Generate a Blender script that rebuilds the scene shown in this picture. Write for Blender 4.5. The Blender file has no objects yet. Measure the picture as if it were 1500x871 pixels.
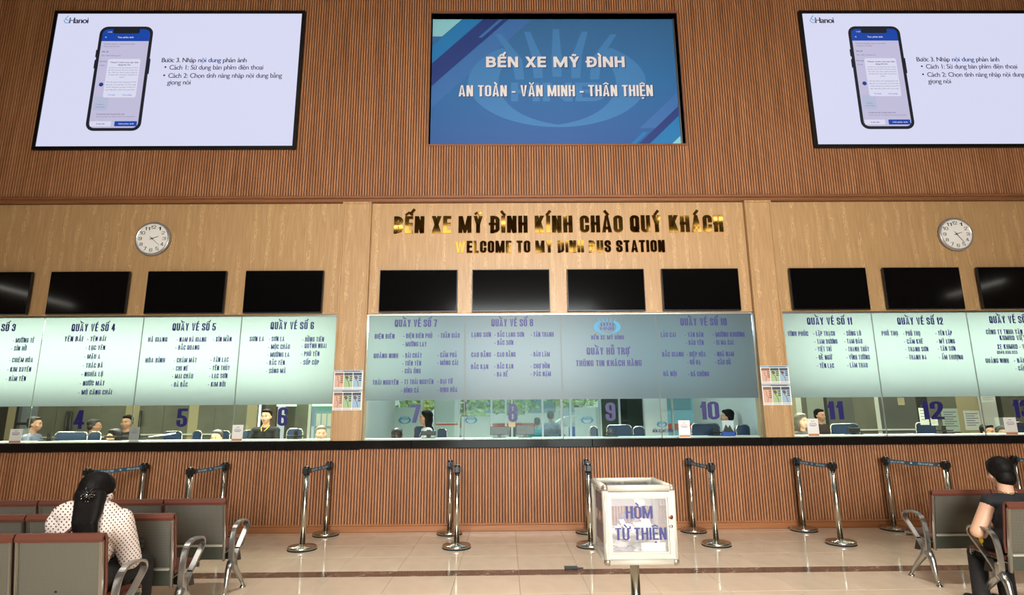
import bpy, bmesh, math, random, unicodedata
from mathutils import Vector, Matrix
random.seed(7)
PI = math.pi
sc = bpy.context.scene
COL = sc.collection

# ------------------------------------------------------------------ camera
F_PX, PITCH, YAW, ROLL = 854.0, 0.20473, 0.01123, -0.00781
CAM = Vector((0, 0, 1.5))
cp, sp, cy_, sy_ = math.cos(PITCH), math.sin(PITCH), math.cos(YAW), math.sin(YAW)
fw = Vector((sy_*cp, cy_*cp, sp)); rt = Vector((cy_, -sy_, 0)); up = rt.cross(fw)
R_ = math.cos(ROLL)*rt + math.sin(ROLL)*up
U_ = -math.sin(ROLL)*rt + math.cos(ROLL)*up
cam = bpy.data.cameras.new('camera'); cam.sensor_width = 36; cam.lens = F_PX/1500*36
cam.clip_start = 0.05; cam.clip_end = 200
camo = bpy.data.objects.new('camera', cam); COL.objects.link(camo)
camo.matrix_world = Matrix(((R_.x, U_.x, -fw.x, CAM.x), (R_.y, U_.y, -fw.y, CAM.y), (R_.z, U_.z, -fw.z, CAM.z), (0, 0, 0, 1)))
sc.camera = camo

def at(px, py, Y):
    """point on the real wall plane y = Y that was measured at this place of the photograph"""
    d = R_*(px-750) + U_*(435.5-py) + fw*F_PX
    return CAM + d*(Y/d.y)
def onz(px, py, z):
    d = R_*(px-750) + U_*(435.5-py) + fw*F_PX
    return CAM + d*((z-1.5)/d.z)

# ------------------------------------------------------------------ world, light, exposure
sc.view_settings.view_transform = 'Standard'; sc.view_settings.look = 'None'
sc.view_settings.gamma = 1; sc.view_settings.use_curve_mapping = False
sc.view_settings.exposure = 0.0
w = bpy.data.worlds.new('daylight'); sc.world = w; w.use_nodes = True
w.node_tree.nodes['Background'].inputs[0].default_value = (0.80, 0.92, 1.0, 1)
w.node_tree.nodes['Background'].inputs[1].default_value = 2.2

def area(name, loc, target, sx, sy, power, col, spread=PI):
    l = bpy.data.lights.new(name, 'AREA'); l.shape = 'RECTANGLE'; l.size = sx; l.size_y = sy
    l.energy = power; l.color = col; l.spread = spread
    o = bpy.data.objects.new(name, l); COL.objects.link(o); o.location = loc
    o.rotation_euler = (Vector(target)-Vector(loc)).to_track_quat('-Z', 'Y').to_euler()
    return o
WARM = (1.0, 0.93, 0.84)
area('entrance_daylight', (0.8, -7.6, 4.0), (0.8, 8.5, 3.2), 6.0, 3.2, 495, (1.0, 0.96, 0.90), 1.2)
for x_ in (-6.0, 0.8, 7.6):
    for y_ in (-5.0, -.5, 4.0):
        area('ceiling_lamp_light', (x_, y_, 9.30), (x_, y_, 0), 3.0, 0.6, (125 if x_ == 0.8 else 42), WARM, 1.25)
# ticket office lighting
area('office_light_left', (-6.0, 10.6, 3.05), (-6.0, 10.6, 0), 6.5, 1.2, 120, (0.97, 1.0, 0.86))
area('sign_backlight_left', (-6.0, 10.0, 3.1), (-6.0, 8.5, 1.8), 8.5, .3, 760, (1.0, 0.99, 0.80), 1.9)  # unseen light added behind the glass to backlight the frosted signs
area('sign_backlight_right', (7.6, 10.0, 3.1), (7.6, 8.5, 1.8), 7.0, .3, 500, (1.0, 0.99, 0.82), 1.9)  # added likewise behind the right-hand signs
area('office_light_centre', (0.8, 10.6, 3.05), (0.8, 10.6, 0), 5, 1.2, 90, (0.66, 0.86, 1.0))
area('office_light_right', (7.4, 10.6, 3.05), (7.4, 10.6, 0), 6.0, 1.2, 120, (0.97, 1.0, 0.88))

area('sign_backlight_centre', (0.8, 10.0, 3.1), (0.8, 8.5, 1.8), 5.0, .3, 70, (0.5, 0.78, 1.0), 1.9)  # unseen bluish light added to tint the centre signs from behind

# ------------------------------------------------------------------ materials
def lin(c):
    return tuple(((v/255)/12.92 if v/255 <= .04045 else ((v/255+.055)/1.055)**2.4) for v in c)+(1,)
MATS = {}
def mat(name, rgb, rough=.5, metal=0, spec=.5, emit=None, estr=1.0, alpha=1, coat=0):
    if name in MATS: return MATS[name]
    m = bpy.data.materials.new(name); m.use_nodes = True
    b = m.node_tree.nodes['Principled BSDF']
    b.inputs['Base Color'].default_value = lin(rgb); b.inputs['Roughness'].default_value = rough
    b.inputs['Metallic'].default_value = metal; b.inputs['Specular IOR Level'].default_value = spec
    b.inputs['Coat Weight'].default_value = coat
    if emit: b.inputs['Emission Color'].default_value = lin(emit); b.inputs['Emission Strength'].default_value = estr
    MATS[name] = m; return m
def nd(m, t, **k):
    n = m.node_tree.nodes.new(t)
    for a, v in k.items(): setattr(n, a, v)
    return n
def lk(m, a, b): m.node_tree.links.new(a, b)
def ramp(m, stops):
    r = nd(m, 'ShaderNodeValToRGB'); e = r.color_ramp.elements
    while len(e) < len(stops): e.new(.5)
    for i, (p, c) in enumerate(stops): e[i].position = p; e[i].color = lin(c)
    return r
def noise_mat(name, stops, scale=(1, 1, 1), nscale=5, detail=4, rough=.5, dist=0, metal=0, spec=.5, bump=0, coord='Object', rvar=0):
    if name in MATS: return MATS[name]
    m = mat(name, stops[0][1], rough, metal, spec); b = m.node_tree.nodes['Principled BSDF']
    tc = nd(m, 'ShaderNodeTexCoord'); mp = nd(m, 'ShaderNodeMapping'); mp.inputs['Scale'].default_value = scale
    n = nd(m, 'ShaderNodeTexNoise'); n.inputs['Scale'].default_value = nscale; n.inputs['Detail'].default_value = detail
    n.inputs['Distortion'].default_value = dist
    r = ramp(m, stops)
    lk(m, tc.outputs[coord], mp.inputs[0]); lk(m, mp.outputs[0], n.inputs['Vector']); lk(m, n.outputs['Fac'], r.inputs[0])
    lk(m, r.outputs[0], b.inputs['Base Color'])
    if bump:
        bp = nd(m, 'ShaderNodeBump'); bp.inputs['Strength'].default_value = bump; bp.inputs['Distance'].default_value = .002
        lk(m, n.outputs['Fac'], bp.inputs['Height']); lk(m, bp.outputs[0], b.inputs['Normal'])
    return m

M_slat = noise_mat('slat_wood', [(.3, (152, 100, 63)), (.5, (168, 113, 73)), (.7, (180, 125, 84))], (5, 5, .3), 3.0, 3, .45, coord='Object')
M_slatback = mat('slat_groove_wood', (64, 35, 18), .6)
M_trimwood = noise_mat('trim_wood', [(.3, (122, 76, 46)), (.7, (140, 90, 56))], (.4, 6, 9), 3, 4, .4)
M_basewood = noise_mat('baseboard_wood', [(.3, (148, 94, 54)), (.7, (166, 108, 66))], (.4, 6, 9), 3, 4, .4)
# light oak laminate with pale cathedral streaks
def oak():
    m = mat('oak_laminate', (182, 144, 100), .42); b = m.node_tree.nodes['Principled BSDF']
    tc = nd(m, 'ShaderNodeTexCoord')
    mp = nd(m, 'ShaderNodeMapping'); mp.inputs['Scale'].default_value = (14, 14, .8)
    n = nd(m, 'ShaderNodeTexNoise'); n.inputs['Scale'].default_value = 3; n.inputs['Detail'].default_value = 6
    r = ramp(m, [(.3, (168, 132, 90)), (.55, (180, 143, 99)), (.8, (188, 152, 108))])
    lk(m, tc.outputs['Object'], mp.inputs[0]); lk(m, mp.outputs[0], n.inputs['Vector']); lk(m, n.outputs['Fac'], r.inputs[0])
    # pale cathedral figures standing in columns about 20 cm apart
    sx = nd(m, 'ShaderNodeSeparateXYZ'); lk(m, tc.outputs['Object'], sx.inputs[0])
    def mth(op, a, b_=None):
        q = nd(m, 'ShaderNodeMath', operation=op)
        for k_, v_ in enumerate((a, b_)):
            if v_ is None: continue
            if isinstance(v_, (int, float)): q.inputs[k_].default_value = v_
            else: lk(m, v_, q.inputs[k_])
        return q.outputs[0]
    def noi(scale, ns, dt):
        p_ = nd(m, 'ShaderNodeMapping'); p_.inputs['Scale'].default_value = scale; q = nd(m, 'ShaderNodeTexNoise'); q.inputs['Scale'].default_value = ns; q.inputs['Detail'].default_value = dt
        lk(m, tc.outputs['Object'], p_.inputs[0]); lk(m, p_.outputs[0], q.inputs['Vector']); return q.outputs['Fac']
    wob = mth('MULTIPLY', mth('SUBTRACT', noi((1.5, 1, 3.2), 1, 4), .5), .11)
    xx = mth('ADD', sx.outputs['X'], wob)
    col = mth('MULTIPLY', mth('ABSOLUTE', mth('SUBTRACT', mth('FRACT', mth('MULTIPLY', xx, 4.9)), .5)), 2.0)
    ring = mth('MULTIPLY', mth('SINE', mth('ADD', mth('MULTIPLY', col, 26), mth('MULTIPLY', noi((14, 1, 10), 1, 4), 30))), 1)
    band = mth('LESS_THAN', col, .27)
    seg = mth('GREATER_THAN', noi((4.9, 1, 1.1), 1.3, 2), .47)
    fg = mth('MULTIPLY', mth('MULTIPLY', band, seg), mth('MULTIPLY', mth('GREATER_THAN', ring, .25), .7))
    class _o: pass
    mu2 = _o(); mu2.outputs = [mth('MULTIPLY', fg, .8)]
    mx = nd(m, 'ShaderNodeMix', data_type='RGBA'); mx.inputs['B'].default_value = lin((214, 178, 132))
    lk(m, mu2.outputs[0], mx.inputs['Factor']); lk(m, r.outputs[0], mx.inputs['A']); lk(m, mx.outputs['Result'], b.inputs['Base Color'])
    return m
M_oak = oak()
M_granite = noise_mat('black_granite', [(.35, (14, 13, 13)), (.7, (30, 28, 27))], (1, 1, 1), 60, 3, .12)
M_tile = noise_mat('cream_tile', [(.3, (210, 192, 170)), (.5, (218, 200, 178)), (.75, (224, 207, 186))], (1.2, .8, 1), 2.2, 6, .09, dist=.6, coord='Object')
M_grout = mat('tile_grout', (138, 118, 98), .8)
M_band = noise_mat('dark_marble', [(.3, (88, 68, 58)), (.6, (108, 86, 74)), (.69, (170, 148, 130))], (1, 1, 1), 9, 8, .12, dist=1.5)
M_steel = mat('polished_steel', (196, 190, 178), .24, 1)
M_steel2 = mat('brushed_steel', (176, 174, 166), .36, 1)
M_alu = mat('cast_aluminium', (186, 186, 182), .3, 1)
M_blackpl = mat('black_plastic', (18, 17, 17), .4)
M_rubber = mat('rubber', (12, 12, 12), .8)
M_screenoff = mat('dark_screen', (7, 7, 8), .08, 0, .5)
M_bezel = mat('screen_bezel', (12, 12, 13), .35)
M_maroon = mat('maroon_pad', (100, 54, 40), .5)
M_blue = mat('sign_blue', (36, 36, 112), .5)
M_numblue = mat('number_blue', (24, 20, 94), .5)
M_white = mat('white_plastic', (232, 230, 226), .45)
M_wpaint = mat('plaster', (186, 182, 170), .8)
M_black = mat('black_print', (22, 22, 26), .5)
M_ink = mat('grey_print', (120, 122, 140), .6)
def perf():
    m = mat('perforated_steel', (128, 124, 112), .45, .55); b = m.node_tree.nodes['Principled BSDF']
    tc = nd(m, 'ShaderNodeTexCoord'); mp = nd(m, 'ShaderNodeMapping'); mp.inputs['Scale'].default_value = (150, 1, 150)
    v = nd(m, 'ShaderNodeTexVoronoi'); v.inputs['Scale'].default_value = 1; v.inputs['Randomness'].default_value = 0
    v.voronoi_dimensions = '3D'
    r = ramp(m, [(.26, (78, 75, 66)), (.42, (134, 131, 120))])
    lk(m, tc.outputs['Object'], mp.inputs[0]); lk(m, mp.outputs[0], v.inputs['Vector']); lk(m, v.outputs['Distance'], r.inputs[0])
    lk(m, r.outputs[0], b.inputs['Base Color']); return m
M_perf = perf()
M_lowplate = mat('grey_green_plate', (84, 88, 78), .5, .3)
def glassmat(name, tint, gl=1.0):
    m = bpy.data.materials.new(name); m.use_nodes = True; n = m.node_tree; n.nodes.clear()
    o = nd(m, 'ShaderNodeOutputMaterial'); t = nd(m, 'ShaderNodeBsdfTransparent'); t.inputs[0].default_value = tint
    g = nd(m, 'ShaderNodeBsdfGlossy'); g.inputs['Roughness'].default_value = .01
    f = nd(m, 'ShaderNodeFresnel'); f.inputs[0].default_value = 1.5
    mu = nd(m, 'ShaderNodeMath', operation='MULTIPLY'); mu.inputs[1].default_value = gl
    x = nd(m, 'ShaderNodeMixShader'); lk(m, f.outputs[0], mu.inputs[0]); lk(m, mu.outputs[0], x.inputs[0]); lk(m, t.outputs[0], x.inputs[1]); lk(m, g.outputs[0], x.inputs[2]); lk(m, x.outputs[0], o.inputs[0])
    MATS[name] = m; return m
M_glass = glassmat('clear_glass', (.93, .97, .94, 1), .9)
M_acryl = glassmat('clear_acrylic', (.97, .98, .98, 1), .6)
def paint_sheen(m):  # white diffuse mixed in, painting pale reflections onto the acrylic
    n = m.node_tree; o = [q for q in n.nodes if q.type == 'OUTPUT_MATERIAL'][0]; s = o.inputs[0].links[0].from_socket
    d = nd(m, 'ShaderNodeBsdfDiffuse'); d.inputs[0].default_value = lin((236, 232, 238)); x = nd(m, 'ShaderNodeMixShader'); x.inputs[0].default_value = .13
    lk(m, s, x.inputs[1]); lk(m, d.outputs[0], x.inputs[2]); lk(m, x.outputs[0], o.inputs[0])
M_sheen = glassmat('acrylic_painted_sheen', (.97, .98, .98, 1), .6); paint_sheen(M_sheen)
def film(name, rgb, tl=.55, rough=.5):
    m = bpy.data.materials.new(name); m.use_nodes = True; n = m.node_tree; n.nodes.clear()
    o = nd(m, 'ShaderNodeOutputMaterial'); d = nd(m, 'ShaderNodeBsdfDiffuse'); d.inputs[0].default_value = lin(rgb)
    t = nd(m, 'ShaderNodeBsdfTranslucent'); t.inputs[0].default_value = lin(rgb)
    x = nd(m, 'ShaderNodeMixShader'); x.inputs[0].default_value = tl
    g = nd(m, 'ShaderNodeBsdfGlossy'); g.inputs['Roughness'].default_value = .25
    y = nd(m, 'ShaderNodeMixShader'); y.inputs[0].default_value = .012
    lk(m, d.outputs[0], x.inputs[1]); lk(m, t.outputs[0], x.inputs[2]); lk(m, x.outputs[0], y.inputs[1]); lk(m, g.outputs[0], y.inputs[2]); lk(m, y.outputs[0], o.inputs[0])
    MATS[name] = m; return m
M_film = film('frosted_film', (114, 127, 130))

# ------------------------------------------------------------------ mesh helpers
class MB:
    def __init__(s): s.v = []; s.f = []; s.sm = []; s.np = 0
    def add(s, vs, fs, smooth=False):
        n = len(s.v); s.v += [tuple(v) for v in vs]; s.f += [tuple(i+n for i in f) for f in fs]; s.sm += [smooth]*len(fs)
    def box(s, x0, x1, y0, y1, z0, z1):
        s.add([(x0, y0, z0), (x1, y0, z0), (x1, y1, z0), (x0, y1, z0), (x0, y0, z1), (x1, y0, z1), (x1, y1, z1), (x0, y1, z1)],
              [(0, 3, 2, 1), (4, 5, 6, 7), (0, 1, 5, 4), (1, 2, 6, 5), (2, 3, 7, 6), (3, 0, 4, 7)])
    def bbox(s, x0, x1, y0, y1, z0, z1, r):
        """box whose front (min y) edges are chamfered by r"""
        a = [(x0, z0), (x1, z0), (x1, z1), (x0, z1)]; i = [(x0+r, z0+r), (x1-r, z0+r), (x1-r, z1-r), (x0+r, z1-r)]
        vs = [(x, y1, z) for x, z in a]+[(x, y0+r, z) for x, z in a]+[(x, y0, z) for x, z in i]
        fs = [(3, 2, 1, 0), (8, 9, 10, 11)]
        for k in range(4):
            l = (k+1) % 4; fs += [(k, l, 4+l, 4+k), (4+k, 4+l, 8+l, 8+k)]
        s.add(vs, fs)
    def frame(s, x0, x1, z0, z1, w_, y0, y1):
        s.box(x0, x1, y0, y1, z1-w_, z1); s.box(x0, x1, y0, y1, z0, z0+w_)
        s.box(x0, x0+w_, y0, y1, z0+w_, z1-w_); s.box(x1-w_, x1, y0, y1, z0+w_, z1-w_)
    def lathe(s, c, prof, n=24, axis='z', smooth=True):
        """prof: (radius, height) pairs"""
        vs = []; fs = []
        for r, h in prof:
            for k in range(n):
                a = 2*PI*k/n; p = (r*math.cos(a), r*math.sin(a))
                if axis == 'z': vs.append((c[0]+p[0], c[1]+p[1], c[2]+h))
                elif axis == 'y': vs.append((c[0]+p[0], c[1]-h, c[2]+p[1]))
                else: vs.append((c[0]+h, c[1]+p[0], c[2]+p[1]))
        m = len(prof)
        for i in range(m-1):
            for k in range(n):
                l = (k+1) % n; fs.append((i*n+k, i*n+l, (i+1)*n+l, (i+1)*n+k))
        fs.append(tuple(reversed(range(n)))); fs.append(tuple((m-1)*n+k for k in range(n)))
        s.add(vs, fs, smooth)
    def tube(s, pts, rad, n=10, flat=None, smooth=True):
        """round tube along pts; rad number or list"""
        pts = [Vector(p) for p in pts]; N = len(pts)
        rr = rad if isinstance(rad, (list, tuple)) else [rad]*N
        vs = []; fs = []; ref = Vector((1, 0, 0))
        for i, p in enumerate(pts):
            t = (pts[min(i+1, N-1)]-pts[max(i-1, 0)]).normalized()
            a = ref - t*ref.dot(t)
            if a.length < .1: a = Vector((0, 1, 0)) - t*t.y
            a.normalize(); b = t.cross(a)
            for k in range(n):
                g = 2*PI*k/n; vs.append(p+(a*math.cos(g)+b*math.sin(g))*rr[i])
        for i in range(N-1):
            for k in range(n):
                l = (k+1) % n; fs.append((i*n+k, i*n+l, (i+1)*n+l, (i+1)*n+k))
        fs.append(tuple(reversed(range(n)))); fs.append(tuple((N-1)*n+k for k in range(n)))
        s.add(vs, fs, smooth)
    def ribbon(s, yz, x0, x1, th, closed=False):
        """strip of thickness th following a path in the y-z plane, from x0 to x1"""
        N = len(yz); L = []
        for i in range(N):
            a = Vector(yz[(i-1) % N] if closed else yz[max(i-1, 0)]); b = Vector(yz[(i+1) % N] if closed else yz[min(i+1, N-1)])
            t = (b-a).normalized(); nn = Vector((-t.y, t.x)); p = Vector(yz[i]); L.append((p+nn*th/2, p-nn*th/2))
        vs = []
        c = min(th*.3, .004)
        for q1, q2 in L:
            vs += [(x0+c, q1.x, q1.y), (x1-c, q1.x, q1.y), (x1, (q1.x*3+q2.x)/4, (q1.y*3+q2.y)/4), (x1, (q1.x+q2.x*3)/4, (q1.y+q2.y*3)/4),
                   (x1-c, q2.x, q2.y), (x0+c, q2.x, q2.y), (x0, (q1.x+q2.x*3)/4, (q1.y+q2.y*3)/4), (x0, (q1.x*3+q2.x)/4, (q1.y*3+q2.y)/4)]
        fs = []
        for i in range(N if closed else N-1):
            j = (i+1) % N
            for k in range(8):
                l = (k+1) % 8; fs.append((i*8+k, i*8+l, j*8+l, j*8+k))
        if not closed: fs += [tuple(reversed(range(8))), tuple((N-1)*8+k for k in range(8))]
        s.add(vs, fs, False)
    def poly(s, xz, y):
        y -= 5e-6*(s.np % 60); s.np += 1     # each printed piece lies a hair in front of the last, so none share a plane
        s.add([(x, y, z) for x, z in xz], [tuple(range(len(xz)))])
    def prism(s, xz, y0, y1):
        n = len(xz); s.add([(x, y0, z) for x, z in xz]+[(x, y1, z) for x, z in xz],
                           [tuple(range(n)), tuple(range(2*n-1, n-1, -1))]+[(i, n+i, n+(i+1) % n, (i+1) % n) for i in range(n)])
    def ell(s, c, r, n=14, rot=None, smooth=True):
        vs = []; fs = []; m = n//2+1
        for i in range(m+1):
            th = PI*i/m
            for k in range(n):
                a = 2*PI*k/n; v = Vector((r[0]*math.sin(th)*math.cos(a), r[1]*math.sin(th)*math.sin(a), r[2]*math.cos(th)))
                if rot: v = rot @ v
                vs.append(Vector(c)+v)
        for i in range(m):
            for k in range(n):
                l = (k+1) % n; fs.append((i*n+k, (i+1)*n+k, (i+1)*n+l, i*n+l))
        s.add(vs, fs, smooth)
    def cap(s, p0, r0, p1, r1, n=14):
        """tapered capsule"""
        p0 = Vector(p0); p1 = Vector(p1); t = (p1-p0).normalized()
        pts = []; rr = []
        for k in range(5):
            a = PI/2*k/4; pts.append(p0-t*r0*math.cos(a)); rr.append(max(r0*math.sin(a), .0005))
        for k in range(5):
            a = PI/2*(1-k/4); pts.append(p1+t*r1*math.cos(a)); rr.append(max(r1*math.sin(a), .0005))
        # keep a stable frame
        vs = []; fs = []; ref = Vector((1, 0, 0)) if abs(t.x) < .8 else Vector((0, 1, 0))
        a_ = (ref-t*ref.dot(t)).normalized(); b_ = t.cross(a_)
        for p, r in zip(pts, rr):
            for k in range(n): g = 2*PI*k/n; vs.append(p+(a_*math.cos(g)+b_*math.sin(g))*r)
        for i in range(len(pts)-1):
            for k in range(n): l = (k+1) % n; fs.append((i*n+k, i*n+l, (i+1)*n+l, (i+1)*n+k))
        fs.append(tuple(reversed(range(n)))); fs.append(tuple((len(pts)-1)*n+k for k in range(n)))
        s.add(vs, fs, True)
    def build(s, name, m, parent=None, local=False, origin=None, remesh=None, smooth=0):
        me = bpy.data.meshes.new(name)
        if local: org = Vector((0, 0, 0))
        elif parent is not None: org = worldloc(parent)
        elif origin is not None: org = Vector(origin)
        else:
            xs = [v[0] for v in s.v]; ys = [v[1] for v in s.v]; zs = [v[2] for v in s.v]
            org = Vector(((min(xs)+max(xs))/2, (min(ys)+max(ys))/2, min(zs)))
        me.from_pydata([tuple(Vector(v)-org) for v in s.v], [], s.f)
        if any(s.sm): me.polygons.foreach_set('use_smooth', s.sm)
        me.update()
        o = bpy.data.objects.new(name, me); COL.objects.link(o)
        if parent is not None: o.parent = parent
        elif not local: o.location = org
        if m: me.materials.append(m)
        if remesh:
            md = o.modifiers.new('r', 'REMESH'); md.mode = 'VOXEL'; md.voxel_size = remesh; md.use_smooth_shade = True
            if smooth: ms = o.modifiers.new('s', 'SMOOTH'); ms.iterations = smooth; ms.factor = .5
            dg = bpy.context.evaluated_depsgraph_get(); me2 = bpy.data.meshes.new_from_object(o.evaluated_get(dg))
            o.modifiers.clear(); o.data = me2; me2.name = name
            if m: me2.materials.clear(); me2.materials.append(m)
            me2.polygons.foreach_set('use_smooth', [True]*len(me2.polygons))
        return o
def worldloc(o):
    v = Vector(o.location)
    while o.parent: o = o.parent; v = v+Vector(o.location)
    return v
def tag(o, label=None, cat=None, group=None, kind=None):
    if label: o['label'] = label
    if cat: o['category'] = cat
    if group: o['group'] = group
    if kind: o['kind'] = kind
    return o
def thing(name, loc, label, cat, group=None, rz=0):
    o = bpy.data.objects.new(name, None); COL.objects.link(o); o.location = loc; o.rotation_euler = (0, 0, rz); o.empty_display_size = .1
    return tag(o, label, cat, group)
def copy_tree(o, parent=None):
    c = o.copy(); COL.objects.link(c)
    if parent is not None: c.parent = parent
    for ch in list(o.children): copy_tree(ch, c)
    return c
def struct(o): o['kind'] = 'structure'; return o
def bx(name, m, x0, x1, y0, y1, z0, z1, parent=None):
    b = MB(); b.box(x0, x1, y0, y1, z0, z1); return b.build(name, m, parent)

# ------------------------------------------------------------------ lettering: own condensed stroke alphabet
def fillet(P, closed, seg=4):
    out = []; n = len(P)
    for i, p in enumerate(P):
        r = p[2] if len(p) > 2 else 0; c = Vector(p[:2])
        if r <= 0 or (not closed and i in (0, n-1)): out.append(c); continue
        a = Vector(P[i-1][:2]); b = Vector(P[(i+1) % n][:2])
        da, db = (a-c), (b-c)
        ra = P[i-1][2] if len(P[i-1]) > 2 else 0; q = P[(i+1) % n]; rb = q[2] if len(q) > 2 else 0
        la = da.length*(.5 if ra else .86); lb = db.length*(.5 if rb else .86)
        d = r*min(la, lb)
        s0 = c+da.normalized()*d; s1 = c+db.normalized()*d
        for k in range(seg+1):
            u = k/seg; u2 = u  # quadratic-ish round, pulled towards a circle
            q0 = s0.lerp(c, .552); q1 = s1.lerp(c, .552)
            out.append(s0*(1-u2)**3+q0*3*(1-u2)**2*u2+q1*3*(1-u2)*u2**2+s1*u2**3)
    return out
def stroke_quads(pts, closed, t, cap=True):
    P = []
    for p in pts:
        if not P or (Vector(p)-P[-1]).length > 1e-3: P.append(Vector(p))
    if closed and (P[0]-P[-1]).length < 1e-3: P.pop()
    n = len(P)
    if not closed and cap:
        P[0] = P[0]+(P[0]-P[1]).normalized()*t/2; P[-1] = P[-1]+(P[-1]-P[-2]).normalized()*t/2
    L = []
    for i in range(n):
        a = P[i-1] if (closed or i > 0) else None; b = P[(i+1) % n] if (closed or i < n-1) else None
        d0 = (P[i]-a).normalized() if a is not None else None; d1 = (b-P[i]).normalized() if b is not None else None
        if d0 is None: d0 = d1
        if d1 is None: d1 = d0
        n0 = Vector((-d0.y, d0.x)); n1 = Vector((-d1.y, d1.x)); m = n0+n1
        if m.length < 1e-4: m = n0
        m.normalize(); k = 1/max(m.dot(n0), .25)
        L.append((P[i]+m*t/2*k, P[i]-m*t/2*k))
    return [[L[i][0], L[(i+1) % n][0], L[(i+1) % n][1], L[i][1]] for i in range(n if closed else n-1)]
def clip(poly, lo, hi, ax):
    for lim, sg in ((lo, 1), (hi, -1)):
        if lim is None: continue
        out = []
        for i in range(len(poly)):
            a, b = poly[i-1], poly[i]; fa = (a[ax]-lim)*sg; fb = (b[ax]-lim)*sg
            if (fa >= 0) != (fb >= 0): u = fa/(fa-fb); out.append(Vector(a).lerp(Vector(b), u))
            if fb >= 0: out.append(b)
        poly = out
        if len(poly) < 3: return []
    return poly
R = 1
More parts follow.
